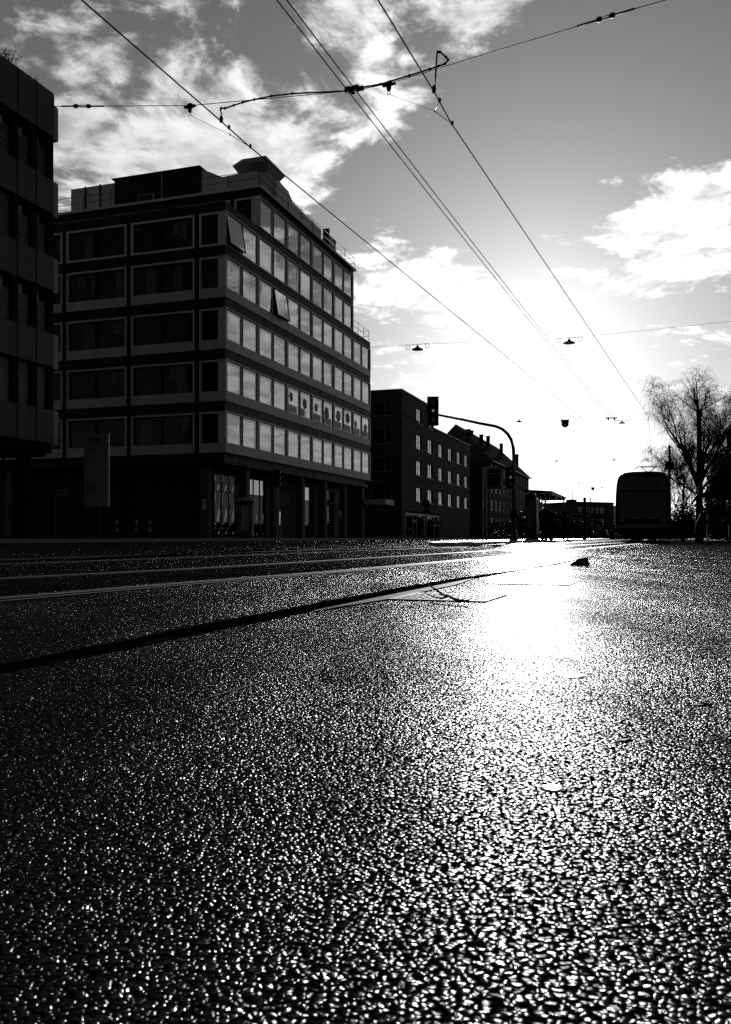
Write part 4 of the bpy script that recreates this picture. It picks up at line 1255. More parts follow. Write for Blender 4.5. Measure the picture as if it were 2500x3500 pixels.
# ------------------------------------------------------------------ people
CLOTH = mat('dark_cloth', 0.006, 0.9, 0.05, 0.3, 12)
CLOTH2 = mat('grey_cloth', 0.01, 0.9, 0.05, 0.3, 12)
SKIN = mat('skin', 0.16, 0.6, 0.3, 0.1, 10)
HAIR = mat('hair', 0.015, 0.6, 0.3, 0.3, 20)
def person(label, loc, rz, h=1.75, bend=0.0, arm=(.25, .1), stride=.12, coat=.95, hair='short', bag=False, group=None, cloth=None):
    """one skinned figure; faces local +x; bend = forward lean of the trunk in radians"""
    t = thing('person', label, 'person', loc, rz, group)
    k = h / 1.75
    hipz, shz = .92, 1.42
    cb, sb_ = math.cos(bend), math.sin(bend)
    def tr_(x, z):                                   # trunk point above the hip, leaned forward
        return Vector((x * cb + (z - hipz) * sb_, 0, hipz + (z - hipz) * cb - x * sb_))
    V = []; E = []; RR = []
    def add(p, r, par=None):
        V.append(Vector(p) * k); RR.append((r[0] * k, r[1] * k) if isinstance(r, tuple) else (r * k, r * k))
        if par is not None: E.append((par, len(V) - 1))
        return len(V) - 1
    pel = add((0, 0, hipz), (.15, .12))
    wa = add(tr_(0, 1.1), (.14, .11), pel)
    chh = add(tr_(0, 1.3), (.16, .12), wa)
    nk = add(tr_(.01, 1.47), .055, chh)
    hd0 = add(tr_(.03, 1.56), (.07, .075), nk)
    hd1 = add(tr_(.035, 1.66), (.085, .095), hd0)
    hd2 = add(tr_(.03, 1.73), (.06, .07), hd1)
    ns = add(tr_(.125, 1.615), .016, hd1)
    for s in (-1, 1):
        add(tr_(.02, 1.63) + Vector((0, s * .085, 0)), .016, hd1)          # ears
        st = stride * s
        kn0 = add((.01, s * .1, .86), .085, pel)
        kn = add((.04 + st * .5, s * .1, .5), .06, kn0)
        an = add((st, s * .1, .1), .042, kn)
        he = add((st - .04, s * .1, .05), .042, an)
        to = add((st + .16, s * .11, .035), .034, an)
        shd = add(tr_(0, 1.4) + Vector((0, s * .18, 0)), .06, chh)
        fw, bk_ = arm
        el_ = add(tr_(fw * .35, 1.13) + Vector((0, s * .25, 0)), .045, shd)
        wr = add(tr_(fw, 1.0) + Vector((0, s * (.25 - bk_), -.05)), .032, el_)
        pm = add(V[wr] / k + Vector((.05, 0, -.05)), (.035, .02), wr)
        for f in range(4):
            b1 = add(V[pm] / k + Vector((.035, (f - 1.5) * .018, -.045 + abs(f - 1.5) * .006)), .009, pm)
            add(V[b1] / k + Vector((.005, 0, -.03)), .008, b1)
        add(V[pm] / k + Vector((.03, -s * .035, -.005)), .01, pm)
    me = bpy.data.meshes.new('body')
    me.from_pydata([tuple(v) for v in V], E, [])
    o = link('body', me, t)
    sk = o.modifiers.new('skin', 'SKIN')
    for i, sv in enumerate(me.skin_vertices[0].data):
        sv.radius = RR[i]; sv.use_root = (i == 0)
    sk.use_smooth_shade = True
    ss = o.modifiers.new('sub', 'SUBSURF'); ss.levels = 1; ss.render_levels = 1
    me.materials.append(SKIN)
    cl = cloth or CLOTH
    # coat: a shell round trunk and hips
    def ell(c, a_, b_, n=14): return [c + Vector((b_ * math.cos(2 * math.pi * i / n), a_ * math.sin(2 * math.pi * i / n), 0)) for i in range(n)]
    low = hipz - coat * .55
    rings = [ell(Vector((.0, 0, low)), .25, .21), ell(Vector((.0, 0, (low + hipz) / 2)), .24, .2), ell(tr_(0, hipz), .215, .17), ell(tr_(0, 1.12), .205, .165), ell(tr_(0, 1.3), .24, .175), ell(tr_(0, 1.4), .215, .15), ell(tr_(0, 1.46), .12, .1), ell(tr_(.01, 1.52), .075, .075)]
    mb = MB().loft([[p * k for p in r] for r in rings], True, True)
    mb.build('coat', cl, t)
    for s in (-1, 1):
        fw, bk_ = arm
        a_ = tr_(0, 1.41) + Vector((0, s * .17, 0)); b_ = tr_(fw * .35, 1.13) + Vector((0, s * .25, 0)); c_ = tr_(fw, 1.0) + Vector((0, s * (.25 - bk_), -.05))
        MB().tube([a_ * k, b_ * k, c_ * k], [.085 * k, .07 * k, .052 * k], 9).build('sleeve', cl, t)
        st = stride * s
        MB().tube([Vector((.0, s * .1, .9)) * k, Vector((.04 + st * .5, s * .1, .5)) * k, Vector((st, s * .1, .08)) * k], [.105 * k, .085 * k, .065 * k], 9).build('trouser_leg', cl, t)
        mbs = MB().loft([ell(Vector((st + .02, s * .105, .0)) * k, .05 * k, .13 * k, 10), ell(Vector((st + .02, s * .105, .06)) * k, .045 * k, .12 * k, 10), ell(Vector((st - .02, s * .105, .11)) * k, .045 * k, .06 * k, 10)])
        mbs.build('shoe', M_RUBBER, t)
    c = tr_(.02, 1.655)
    prof = [(.02, .125), (.07, .11), (.1, .06), (.108, 0), (.1, -.05)] if hair == 'short' else [(.02, .14), (.08, .125), (.12, .06), (.13, -.02), (.125, -.12), (.11, -.2)]
    hr = MB()
    for i in range(len(prof)):
        pass
    hr.loft([[(c + Vector((math.cos(a_) * r_ - .018, math.sin(a_) * r_ * .92, z_))) * k for a_ in [j * 2 * math.pi / 14 for j in range(14)]] for r_, z_ in prof], True, True)
    hr.build('hood' if hair == 'hood' else 'hair', cl if hair == 'hood' else HAIR, t)
    if bag:
        bp_ = MB().loft([[tr_(-.16 - d_, 1.0 + z_) * k + Vector((0, y_, 0)) for y_, z_ in rounded(.3, .44, .08)] if False else [(tr_(-.17 - d_, 1.2 + z_) + Vector((0, y_, 0))) * k for y_, z_ in rounded(.3 - d_ * .4, .46 - d_ * .4, .07)] for d_ in (0, .1, .16)], True, False)
        bp_.build('backpack', CLOTH2, t)
    return t
G1, G2 = 'people waiting on the island', 'people on the right platform'
def stand(px, D, z): 
    p = at(px, 1838, D); p.z = z; return p
person('person with backpack and elbows out waiting in front of the shelter', stand(1862, 43.5, .094), R(70), 1.82, .05, (.3, .18), .06, .8, bag=True, group=G1)
person('person in a thick jacket just behind the one with the backpack', stand(1885, 45.2, .094), R(200), 1.68, .0, (.2, .1), .1, .7, group=G1, cloth=CLOTH2)
person('lone hooded person in a long coat at the island end', stand(1934, 53, .094), R(100), 1.74, .03, (.12, .1), .05, 1.25, hair='hood', group=G1)
person('bent person leaning forward at the tree on the right platform', stand(2394, 41, .11), R(15), 1.62, .55, (.3, .08), .15, .8, group=G2)
person('broad person in a long coat standing on the right platform', stand(2446, 38, .11), R(95), 1.78, .04, (.15, .02), .1, 1.2, group=G2)
wk = person('walker with a cane cut off by the right picture edge', stand(2503, 36.5, .11), R(165), 1.66, .18, (.32, .02), .22, .9, group=G2)
cp_ = stand(2491, 36.3, .11)
cn = thing('walking_cane', 'pale walking cane held by the walker at the right edge', 'cane', cp_)
MB().tube([(0, 0, 0), (.0, 0, .62)], [.014, .016], 6).build('shaft', M_WHITE, cn)
MB().tube(arc((.05, 0, .62), .05, math.pi, 0, 8), .016, 6).build('handle', M_BLACK, cn)

# ------------------------------------------------------------------ overhead line
def wire(name, pts, r, label, group=None, n=6, cat='wire', m=None):
    o = MB().tube(pts, r, n).build(name, m or M_WIRE)
    return tag(o, label, cat, group)
def sagged(a, b, sag, n=8):
    return [a.lerp(b, i / n) - Vector((0, 0, sag * 4 * (i / n) * (1 - i / n))) for i in range(n + 1)]
ZC = 5.3
def contact(pxs, label):
    P = [at_z(x, y, ZC) for x, y in pxs]
    back = P[0] + (P[0] - P[1]).normalized() * 14
    fwd = P[-1] + U * 120
    pts = [back] + P + [fwd]
    return wire('contact_wire', pts, .0085, label, 'tram contact wires'), P
cr, PRW = contact([(1293, 0), (1487, 318), (1540, 416), (2217, 1424)], 'contact wire over the track the tram stands on')
cl_, PLW = contact([(280, 0), (757, 415), (850, 498), (2020, 1455)], 'contact wire crossing the sky from the upper left corner')
# feeder: twin cables between the two contact wires
NODE = at(1208, 308, 10.9)
N2 = at(2094, 1428, 41)
for i, dx in enumerate((-.045, .045)):
    d = Vector((dx, -dx * TS, 0))
    a_ = at(964, 0, 9.0)
    wire('feeder_cable', [a_ + (a_ - NODE).normalized() * 12 + d, a_ + d, NODE + d + Vector((0, 0, -.03))] + sagged(NODE + d + Vector((0, 0, -.03)), N2 + d, .12, 10)[1:] + [N2 + d + U * 30 , N2 + d + U * 120], .0075,
         ('left cable of the twin feeder line over the street', 'right cable of the twin feeder line over the street')[i], 'twin feeder cables')
# near cross span with its fittings
def near(px, py): return on_plane(NODE, TW, px, py)
S = [near(x, y) for x, y in ((-500, 395), (198, 363), (270, 363), (650, 361), (1208, 310))]
wire('span_wire', [S[0]] + S[1:], .005, 'left half of the cross span wire above the street', 'cross span wires')
S2 = [near(x, y) for x, y in ((1208, 310), (1330, 286), (1700, 172), (2040, 70), (2100, 50), (2275, 0), (3300, -330))]
wire('span_wire', S2, .005, 'right half of the cross span wire rising to the top edge', 'cross span wires')
def strain(px0, py0, px1, py1, label):
    a_, b_ = near(px0, py0), near(px1, py1)
    t = thing('strain_insulator', label, 'insulator', (0, 0, 0), 0, 'insulators on the cross span')
    c = a_.lerp(b_, .5); d = (b_ - a_).normalized(); L = (b_ - a_).length
    MB().tube([a_ - d * .22, a_], .011, 6).build('terminal', M_WIRE, t)
    MB().tube([b_, b_ + d * .22], .011, 6).build('terminal', M_WIRE, t)
    for k in (-1, 1):
        e_ = c + d * k * L * .36
        MB().tube([e_ - d * .035, e_ - d * .02, e_ + d * .02, e_ + d * .035], [.012, .03, .03, .012], 8).build('clevis', M_WIRE, t)
    up = Vector((0, 0, .014))
    for k in (-1, 1):
        MB().tube([a_ + up * k, b_ + up * k], .006, 5).build('link', M_WIRE, t)
strain(252, 363, 312, 363, 'strain insulator in the span close to the left building')
strain(2040, 69, 2102, 50, 'strain insulator in the span near the top right')
def hanger(px, py, label, big=1.0):
    c = near(px, py)
    t = thing('span_hanger', label, 'insulator', c, math.atan2(TW.y, TW.x), 'insulators on the cross span')
    MB().lathe([(.004, .045), (.03, .04), (.05, .015), (.075, .005), (.078, -.01), (.045, -.018), (.03, -.03), (.028, -.065), (.016, -.08)], 10, sx=big * 1.05, sy=big * .6).build('bell', M_BLACK, t)
    bx(-.085 * big, .085 * big, -.018, .018, -.012, .012).build('clamp_bar', M_BLACK, t)
    MB().tube(arc((0, 0, -.105), .02, 0, 2 * math.pi, 12), .0045, 5, cap=False).build('ring', M_WIRE, t)
    return c - Vector((0, 0, .12))
hl = hanger(650, 364, 'bell shaped hanger insulator on the left span half')
hr_ = hanger(1330, 289, 'bell shaped hanger insulator right of the feeder clamp')
# pull-offs from the hangers to the contact wires
def pulloff(h0, knot, c1, c2, label):
    t = thing('pull_off', label, 'wire', (0, 0, 0), 0, 'pull-off wires')
    MB().tube([h0, knot], .0025, 5).build('strand', M_WIRE, t)
    MB().tube([knot, c1], .003, 5).build('bridle', M_WIRE, t)
    MB().tube([knot, c2], .0045, 5).build('bridle', M_WIRE, t)
    MB().lathe([(.005, .012), (.014, 0), (.005, -.012)], 8, c=knot).build('knot', M_WIRE, t)
    for c in (c1, c2):
        MB().tube([c + Vector((0, 0, .04)), c + Vector((.01, 0, .02)), c + Vector((0, 0, -.012))], [.008, .017, .015], 8).build('clamp', M_BLACK, t)
def onw(P, px, i=2):
    """point of a contact wire at a picture column"""
    r = (px - CX) / F
    for a_, b_ in zip(P, P[1:]):
        d = b_ - a_
        k = (r * a_.y - a_.x) / (d.x - r * d.y)
        if 0 <= k <= 1: return a_ + d * k
    return P[i]
pulloff(hl, near(787, 460), onw(PLW, 782), onw(PLW, 855), 'thin pull-off wire steadying the left contact wire')
pulloff(hr_, near(1487, 380), onw(PRW, 1502), onw(PRW, 1545), 'thin pull-off wire steadying the right contact wire')
# clamp where feeder and span cross
t = thing('feeder_clamp', 'cluster of clamps where the feeder crosses the span', 'clamp', NODE, math.atan2(TW.y, TW.x))
bx(-.14, .1, -.02, .02, -.02, .025).build('bar', M_BLACK, t)
for x, y, z in ((-.05, 0, .03), (.06, 0, .03), (-.05, .1, -.03), (.05, .1, -.03), (.0, .05, -.01)):
    MB().lathe([(.005, .03), (.028, .02), (.03, -.01), (.02, -.035), (.005, -.04)], 8, c=(x, y, z)).build('bolt_clamp', M_BLACK, t)
bx(-.02, .02, -.01, .12, -.05, -.01).build('yoke', M_BLACK, t)
# jumper cables from the feeder to the contact wires
def jumper(pxs, end, label):
    P = [near(x, y) for x, y in pxs]
    for i in range(1, 6):
        pass
    # smooth the polyline
    Q = [P[0]]
    for i in range(1, len(P) - 1):
        a_, b_, c_ = P[i - 1], P[i], P[i + 1]
        Q += [b_.lerp(a_, .3), b_.lerp(a_, .08).lerp(c_, .08), b_.lerp(c_, .3)]
    Q.append(P[-1]); Q.append(end)
    t = thing('jumper_cable', label, 'cable', (0, 0, 0), 0, 'jumper cables')
    MB().tube(Q, .0105, 7).build('cable', M_BLACK, t)
    MB().tube([end + Vector((0, 0, .07)), end + Vector((0, 0, .03)), end - Vector((0, 0, .012))], [.014, .026, .02], 8).build('terminal_clamp', M_BLACK, t)
    for i in range(2, len(P) - 3):
        MB().lathe([(.004, .018), (.016, .012), (.016, -.012), (.004, -.018)], 6, c=P[i]).build('tie', M_BLACK, t)
jumper([(1230, 303), (1240, 298), (1300, 288), (1335, 278), (1400, 258), (1470, 236), (1500, 226), (1522, 218), (1532, 205), (1525, 195), (1505, 178), (1497, 178), (1493, 195), (1490, 250), (1488, 300)], onw(PRW, 1484), 'looped jumper cable down to the right contact wire')
jumper([(1195, 311), (1100, 315), (1000, 320), (930, 328), (870, 340), (830, 350), (800, 360), (770, 370), (757, 370), (752, 372), (757, 385), (758, 400)], onw(PLW, 757), 'jumper cable bending down to the left contact wire')

# far spans with street lamps and hanging signs
def span(pts, D, label, r=.006, z=None):
    mid = at(pts[len(pts) // 2][0], 1838, D)
    P = [on_plane(mid, W, x, y) for x, y in pts]
    wire('span_wire', P, r, label, 'cross span wires')
    return mid
LAMP = None
def lamp(px, py, mid, label):
    global LAMP
    c = on_plane(mid, W, px, py)
    if LAMP is None:
        LAMP = thing('street_lamp', '', 'street lamp', (0, 0, 0), RZ, 'street lamps hung over the street')
        MB().lathe([(.02, .14), (.05, .13), (.06, .08), (.12, .04), (.26, -.02), (.27, -.05), (.2, -.055), (.01, -.06)], 18).build('shade', M_BLACK, LAMP)
        MB().tube([(0, 0, .12), (0, 0, .2)], .02, 6).build('stem', M_WIRE, LAMP)
        MB().tube([(0, -.42, .2), (0, .42, .2)], .012, 5).build('carrier', M_WIRE, LAMP)
        for s in (-1, 1):
            MB().tube(arc((0, s * .46, .1), .1, 0, 2 * math.pi, 14, ax=(0, 1, 0)), .012, 5, cap=False).build('insulator_ring', M_WIRE, LAMP)
        o = LAMP
    else:
        o = copy_tree(LAMP)
    o.location = c - Vector((0, 0, .2)); o['label'] = label
m1 = span([(1267, 1187), (1428, 1177), (1946, 1155), (2200, 1130), (2500, 1098), (2800, 1060)], 37, 'lamp span wire passing below the sun glare')
lamp(1428, 1177, m1, 'nearest street lamp on the left, above the curved mast arm'); lamp(1946, 1154, m1, 'nearest street lamp on the right, close to the sun')
m2 = span([(1500, 1428), (1775, 1433), (2127, 1438), (2230, 1433), (2420, 1426), (2600, 1412)], 67, 'second lamp span wire, level behind the round sign')
lamp(1775, 1432, m2, 'street lamp left of the round hanging sign'); lamp(2127, 1436, m2, 'street lamp right of the feeder crossing')
m3 = span([(1850, 1571), (1903, 1570), (2099, 1566), (2210, 1548), (2330, 1530)], 100, 'third lamp span wire just above the tram')
lamp(1903, 1570, m3, 'small street lamp left over the island shelter'); lamp(2099, 1566, m3, 'small street lamp just left above the tram')
m4 = span([(1900, 1652), (1979, 1649), (2058, 1662), (2140, 1655)], 144, 'fourth lamp span wire, far down the street', .008)
lamp(1979, 1648, m4, 'tiny far street lamp over the distant trees'); lamp(2058, 1662, m4, 'tiny far street lamp over the distant block')
m5 = span([(1990, 1690), (2065, 1693), (2086, 1706), (2120, 1700)], 190, 'farthest lamp span wire over the distant block', .009)
lamp(2065, 1693, m5, 'upper of the two farthest specks of street lamps'); lamp(2086, 1706, m5, 'lower of the two farthest specks of street lamps')
ms1 = span([(1560, 1402), (1700, 1410), (1850, 1418), (2078, 1427), (2100, 1427), (2282, 1398), (2400, 1375), (2520, 1350)], 41, 'far cross span carrying the round hanging sign')
for px_, lb in ((2080, 'left hanger on the far cross span'), (2101, 'right hanger on the far cross span at the feeder')):
    c = on_plane(ms1, W, px_, 1429)
    t = thing('span_hanger', lb + ' above the tracks', 'insulator', c, math.atan2(W.y, W.x), 'insulators on the far span')
    MB().lathe([(.004, .05), (.05, .03), (.1, .0), (.04, -.03), (.03, -.1)], 10, sy=.7).build('bell', M_BLACK, t)
    bx(-.14, .14, -.02, .02, -.012, .02).build('clamp_bar', M_BLACK, t)
def far_pull(a_, b_, lb):
    wire('pull_off', [a_, b_], .004, lb, 'pull-off wires')
far_pull(on_plane(ms1, W, 2078, 1434), PLW[-1], 'far pull-off wire reaching to the left contact wire')
far_pull(on_plane(ms1, W, 2282, 1402), PRW[-1], 'far pull-off wire reaching to the right contact wire')
def hung_sign(px, py, D, label, k=1.0):
    c = at(px, py, D)
    t = thing('hanging_sign', label, 'sign', c, 0, 'round bottomed signs hung over the tracks')
    poly = [(-.19, 0), (-.19, -.11)] + [(.175 * math.cos(a_), -.2 + .175 * math.sin(a_)) for a_ in [R(160 + i * 220 / 16) for i in range(17)]] + [(.19, -.11), (.19, 0)]
    MB().prism([(x * k, z * k) for x, z in poly], 'y', -.015, .015).build('plate', M_BLACK, t)
    for s in (-1, 1):
        MB().tube([(s * .17 * k, 0, -.02), (s * .18 * k, 0, .24 * k)], .009, 5).build('rod', M_WIRE, t)
hung_sign(1932, 1434, 40.8, 'nearer round bottomed sign hanging over the left track')
hung_sign(2027, 1665, 95, 'far small round bottomed sign hanging over the left track')
ms6 = span([(1960, 1655), (2027, 1657), (2106, 1603), (2140, 1605), (2185, 1598)], 95, 'short span wire just above the left tram edge', .006)

# ------------------------------------------------------------------ trees on the right
def grow(seed, trunk_pts, trunk_r, limbs, tw_n, weep, label, name='bare_tree', cat='tree', loc=(0, 0, 0), group=None, twig_r=.009, spread=1.0):
    r = random.Random(seed)
    t = thing(name, label, cat, loc, 0, group)
    MB().tube(trunk_pts, trunk_r, 10).build('trunk', M_BARK, t)
    lim = MB(); tw = MB(); tips = []
    def branch(p, d, L, rad, depth):
        n = 5; pts = [p]; q = p.copy(); dd = d.copy()
        for i in range(n):
            dd = (dd + Vector((r.uniform(-.22, .22), r.uniform(-.22, .22), r.uniform(-.1, .2)))).normalized()
            q = q + dd * L / n; pts.append(q.copy())
        rs = [rad * (1 - .65 * i / n) for i in range(n + 1)]
        lim.tube(pts, rs, 6 if depth < 2 else 4)
        for i in range(2, n + 1):
            if pts[i].z > 2.6 or cat != 'tree' or r.random() < .3: tips.append((pts[i], dd.copy(), rad * .3))
        if depth < 3:
            for i in range(1, n + 1):
                if r.random() < (.8 if depth < 2 else .6):
                    nd = (dd + Vector((r.uniform(-1, 1), r.uniform(-1, 1), r.uniform(-.25, .7))) * spread).normalized()
                    branch(pts[i], nd, L * r.uniform(.45, .7), rs[i] * .62, depth + 1)
    for p, d, L, rad, dp in limbs:
        branch(Vector(p), Vector(d).normalized(), L, rad, dp)
    for k in range(tw_n):
        p, d, _ = tips[r.randrange(len(tips))]
        L = r.uniform(.4, 1.05)
        v = (d * .6 + Vector((r.uniform(-1, 1), r.uniform(-1, 1), r.uniform(-.3, .8)))).normalized()
        a_ = p + v * L * .4
        b_ = a_ + Vector((v.x * .4, v.y * .4, v.z * .3 - weep)).normalized() * L * .45
        c_ = b_ + Vector((v.x * .2 + r.uniform(-.1, .1), v.y * .2, -weep * 1.4)).normalized() * L * .5
        tw.tube([p, a_, b_, c_], [twig_r, twig_r * .8, twig_r * .6, twig_r * .35], 3, cap=False)
    cr_ = lim.build('limbs', M_BARK, t)
    tag(tw.build('crown', M_BARK, t), kind='stuff')
    return t
TB = at(2390, 1838, 47); TB.z = .1
H1 = at(0, 1415, 47).z
lb_ = [((0, 0, 2.5), (-.36, .1, 1), 3.1, .13, 0), ((0, 0, 2.8), (.42, -.1, 1), 3.1, .12, 0), ((0, 0, 3.0), (-.15, .3, 1), 3.3, .12, 0), ((0, 0, 2.3), (-.75, -.2, .9), 2.1, .08, 0), ((0, 0, 2.4), (.8, .3, .9), 2.1, .08, 0), ((0, 0, 3.4), (.22, .4, 1), 3.2, .1, 0), ((0, 0, 3.2), (-.2, -.5, .9), 2.6, .09, 0), ((0, 0, 3.6), (.12, -.4, 1), 2.8, .08, 0),
       ((0, 0, H1), (.5, .2, .8), 1.5, .05, 2), ((0, 0, H1), (-.5, -.2, .8), 1.5, .05, 2), ((0, 0, H1), (.1, .6, 1), 1.6, .05, 2), ((0, 0, H1), (-.1, 0, 1), 1.7, .05, 2), ((0, 0, H1), (.9, 0, .4), 1.3, .04, 2), ((0, 0, H1), (-.9, 0, .4), 1.3, .04, 2)]
grow(23, [(0, 0, -.1), (.02, 0, 1.2), (0, 0, 3), (.02, 0, 5), (0, 0, H1 - .25), (0, 0, H1 - .1), (0, 0, H1 + .08)], [.24, .2, .17, .14, .125, .17, .06], lb_, 5200, .3, 'bare pollarded tree with drooping twigs right of the tram', loc=TB, twig_r=.006, spread=.65)
T2 = at(2335, 1838, 62); T2.z = .1
grow(31, [(0, 0, -.1), (0, 0, 2), (.1, 0, 4.5)], [.13, .1, .06], [((0, 0, 1.4), (-.4, 0, 1), 2.4, .06, 0), ((0, 0, 2), (.5, .2, 1), 2.4, .06, 0), ((.05, 0, 3), (-.2, .2, 1), 2.2, .05, 0), ((.1, 0, 4), (.2, -.1, 1), 1.8, .04, 0)], 1700, .6, 'slender bare tree behind the tram on the right', loc=T2, twig_r=.011)
T3 = at(2508, 1838, 60); T3.z = .1
grow(37, [(0, 0, -.1), (0, 0, 3), (.1, 0, 6)], [.2, .16, .1], [((0, 0, 2.5), (-.6, 0, 1), 3.4, .1, 0), ((0, 0, 3.5), (.5, .2, 1), 3, .09, 0), ((.05, 0, 5), (-.3, .2, 1), 3, .08, 0), ((.1, 0, 6), (.1, -.1, 1), 2.6, .07, 0)], 1300, .7, 'bare tree at the right edge behind the ivy wall', loc=T3, twig_r=.01)
# undergrowth and ivy-clad wall on the right
def ivy(name, label, boxes, n, seed, leaf=.1, cat='shrub', group='evergreen planting on the right'):
    sp_ = [((c.x, c.y, c.z), a_, b_, h_) for c, a_, b_, h_ in boxes]
    o = leaf_mass(name, label, sp_, n, M_LEAF, seed, leaf, kind=None, group=group, cat=cat)
    return o
def V3(px, D, z): 
    p = at(px, 1838, D); p.z = z; return p
ivy('undergrowth_bush', 'dark bushes filling the gap between tram and tree', [(V3(2318, 56, 1.0), .9, 1, 1.0), (V3(2350, 55, .9), 1.0, 1, .9), (V3(2335, 58, 1.8), .8, 1, 1.1), (V3(2375, 54, 1.3), .8, .8, 1.2)], 4200, 8, .085)
ivy('ivy_bush', 'tall dark ivy mass behind the people at the right edge', [(V3(2455, 52, 3.2), .9, .8, 1.5), (V3(2480, 52, 2.2), 1.2, .8, 2.0), (V3(2440, 52, 1.6), .9, .8, 1.5), (V3(2510, 52, 4.2), .8, .8, 1.8), (V3(2420, 52, 1.0), .8, .8, 1.0)], 9000, 9, .085)
# kiosk building behind
p = at(2430, 1838, 53.5)
kw = thing('kiosk', 'dark kiosk building behind the ivy at the right edge', 'building', (p.x, p.y, .1), -STREET)
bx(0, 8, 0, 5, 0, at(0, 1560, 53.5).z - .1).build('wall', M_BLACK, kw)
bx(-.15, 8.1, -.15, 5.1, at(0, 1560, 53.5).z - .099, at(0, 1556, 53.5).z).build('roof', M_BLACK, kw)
p = at(2484, 1838, 60)
tw_ = thing('dark_house', 'tall dark house wall at the very right edge', 'building', (p.x, p.y, .1), -STREET)
hz = at(0, 1478, 60).z
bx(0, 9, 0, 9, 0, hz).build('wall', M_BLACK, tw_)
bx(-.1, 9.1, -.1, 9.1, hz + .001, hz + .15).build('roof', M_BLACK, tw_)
# right-hand shelter with slatted skylight edge
p = at(2362, 1838, 43)
rs_ = thing('platform_shelter', 'dark platform shelter with slatted roof edge on the right', 'shelter', (p.x, p.y, .11), -STREET)
zr = at(0, 1712, 43).z; zt2 = at(0, 1684, 43).z
MB().prism([(.02, zr - .15), (.36, zt2 - .1), (2.8, zt2 + .02), (2.8, zt2 - .14), (.42, zt2 - .26), (.06, zr - .3)], 'y', .2, 3.2).build('roof', M_BLACK, rs_)
for i in range(6):
    x = .02 + i * .065
    z = zr - .12 + (zt2 - zr) * i / 5
    bx(x, x + .03, .0, .19, z - .1, z + .32).build('slat', M_BLACK, rs_)
for x in (.75, 1.35, 1.95, 2.6):
    bx(x, x + .07, .4, .47, 0, zt2 - .25).build('post', M_DARKMETAL, rs_)
for x in (.84, 2.04):
    bx(x, x + .5, 2.9, 2.94, .3, 1.9).build('back_panel', M_BLACK, rs_)
bx(.8, 2.4, 2.2, 2.6, .42, .48).build('bench', M_DARKMETAL, rs_)

# ------------------------------------------------------------------ things on the near road surface
# drain grate
c = gnd(1535, 2043)
dg = thing('drain_grate', 'iron drain grate in the gutter beside the track lip', 'drain', (c.x, c.y, .003), math.pi / 2 - math.atan(.36))
fr_ = MB().box(-.2, .2, -.19, -.165, -.01, .0015).box(-.2, .2, .165, .19, -.01, .0015).box(-.2, -.175, -.165, .165, -.01, .0015).box(.175, .2, -.165, .165, -.01, .0015)
fr_.build('frame', M_IRON, dg)
bx(-.175, .175, -.165, .165, -.004, -.001).build('sump', M_BLACK, dg)
bar = bx(-.172, .172, -.006, .006, -.002, .003).mesh('bar', M_IRON)
for i in range(13):
    link('bar', bar, dg, (0, -.15 + i * .025, -.0012))
for x in (-.06, .06):
    bx(x - .006, x + .006, -.163, .163, -.002, .0024).build('cross_bar', M_IRON, dg)
# rectangular cover farther on
c = gnd(1850, 1991)
mc = thing('service_cover', 'rectangular service cover set in the lane past the drain', 'cover', (c.x, c.y, .002), math.pi / 2 - math.atan(.36))
fr_ = MB().box(-.3, .3, -.2, -.18, -.006, .002).box(-.3, .3, .18, .2, -.006, .002).box(-.3, -.28, -.18, .18, -.006, .002).box(.28, .3, -.18, .18, -.006, .002)
fr_.build('frame', M_IRON, mc)
bx(-.277, .277, -.177, .177, -.006, .001).build('lid', M_ASPH2, mc)
dg.scale = (.85, .85, 1); mc.scale = (.75, .75, 1)
# twig lying on the grate
rt = random.Random(2)
D0 = 2.85
def tp(px, py, z): 
    Y = (H - z) * F / (py - HY); return Vector(((px - CX) / F * Y, Y, z))
tg = thing('twig', 'forked bare twig lying across the drain grate', 'twig', (0, 0, 0))
A = [tp(1603, 2056, .012), tp(1570, 2052, .013), tp(1550, 2046, .016), tp(1535, 2037, .02), tp(1515, 2033, .022)]
A2 = [at(1515, 2033, A[-1].y), at(1500, 2022, A[-1].y + .02), at(1480, 2008, A[-1].y + .03), at(1462, 1998, A[-1].y + .04), at(1444, 1989, A[-1].y + .05)]
MB().tube(A + A2[1:], [.0045, .0042, .004, .0036, .0034, .003, .0025, .002, .0012], 6).build('stem', M_BARK, tg)
MB().tube([A2[3], at(1440, 1999, A2[3].y), at(1424, 1998, A2[3].y), at(1408, 1993, A2[3].y)], [.002, .0017, .0013, .0007], 5).build('side_shoot', M_BARK, tg)
MB().tube([A[3], tp(1505, 2046, .012), tp(1480, 2038, .014), at(1450, 2024, 2.75)], [.003, .0025, .002, .001], 5).build('side_shoot', M_BARK, tg)
MB().tube([A2[0], at(1500, 2030, A[-1].y)], [.0025, .0012], 5).build('side_shoot', M_BARK, tg)
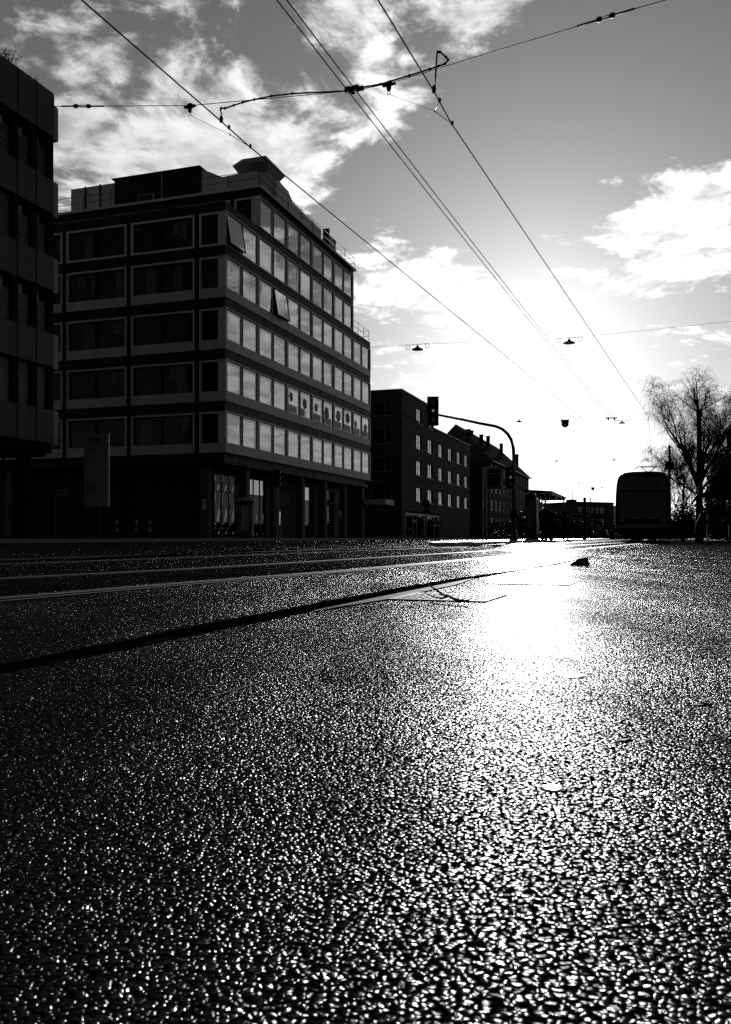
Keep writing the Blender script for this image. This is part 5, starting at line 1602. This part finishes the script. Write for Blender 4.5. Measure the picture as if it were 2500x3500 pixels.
# dark crumpled lump farther out
c = gnd(1985, 1936)
lp = MB()
prof = [(-.068, .012), (-.05, .03), (-.02, .042), (.0, .05), (.03, .056), (.05, .054), (.056, .03), (.058, .006)]
rgs = []
for (x, z) in prof:
    rgs.append([(x + rt.uniform(-.003, .003), -.03 * (z / .05), 0.0), (x + rt.uniform(-.003, .003), -.03 + rt.uniform(-.004, .004), z * .6), (x, -.008, z), (x, .018, z * .92), (x, .034 + rt.uniform(-.003, .003), z * .5), (x, .03, 0)])
lp.loft(rgs, True, False)
o = lp.build('crumpled_leaf', M_BLACK, None, (c.x, c.y, .003)); tag(o, 'dark crumpled leaf lump lying on the bright road', 'leaf')
# small flat metal caps in the road
for px_, py_2, rr_, lb in ((1950, 2310, .023, 'flat shining metal cap farther out in the road'), (1888, 2695, .0095, 'small flat shining metal cap nearer to the camera')):
    c = gnd(px_, py_2)
    t = thing('survey_cap', lb, 'road cap', (c.x, c.y, 0), 0, 'metal caps in the asphalt')
    MB().lathe([(rr_ * 1.08, -.003), (rr_ * 1.08, .0003)], 24).build('rim', M_IRON, t)
    MB().lathe([(rr_, -.002), (rr_, .0006), (rr_ * .6, .0008), (rr_ * .01, .0009)], 24).build('disc', mat('polished_cap', .6, .24, .5, .05, 60, metal=1.0) if 'polished_cap' not in MATS else MATS['polished_cap'], t)
# a few leaf scraps and chips
for i, (px_, py_2, L, a_, lb) in enumerate(((2137, 2530, .012, .6, 'dark curled leaf scrap on the road, lower right'), (2400, 2410, .014, .1, 'flat dark leaf scrap near the right edge'), (2250, 2202, .014, .0, 'dark leaf scrap in the middle of the bright lane'),
                                        (1350, 1897, .03, .3, 'small dark clump beside the near rail'), (2075, 1894, .1, .1, 'long dark scrap by the kerb seam near the tram'))):
    c = gnd(px_, py_2)
    mb = MB()
    pts = [(-L, 0, 0), (-.4 * L, -.3 * L, .0005), (.5 * L, -.2 * L, .1 * L), (L, .1 * L, 0), (.4 * L, .35 * L, .12 * L), (-.5 * L, .3 * L, .001)]
    mb.loft([[(x, y, z) for x, y, z in pts], [(x, y, z + .0012) for x, y, z in pts]], True, False)
    o = mb.build('leaf_scrap', M_BLACK, None, (c.x, c.y, -.0005), a_); tag(o, lb, 'leaf', 'scraps on the road')
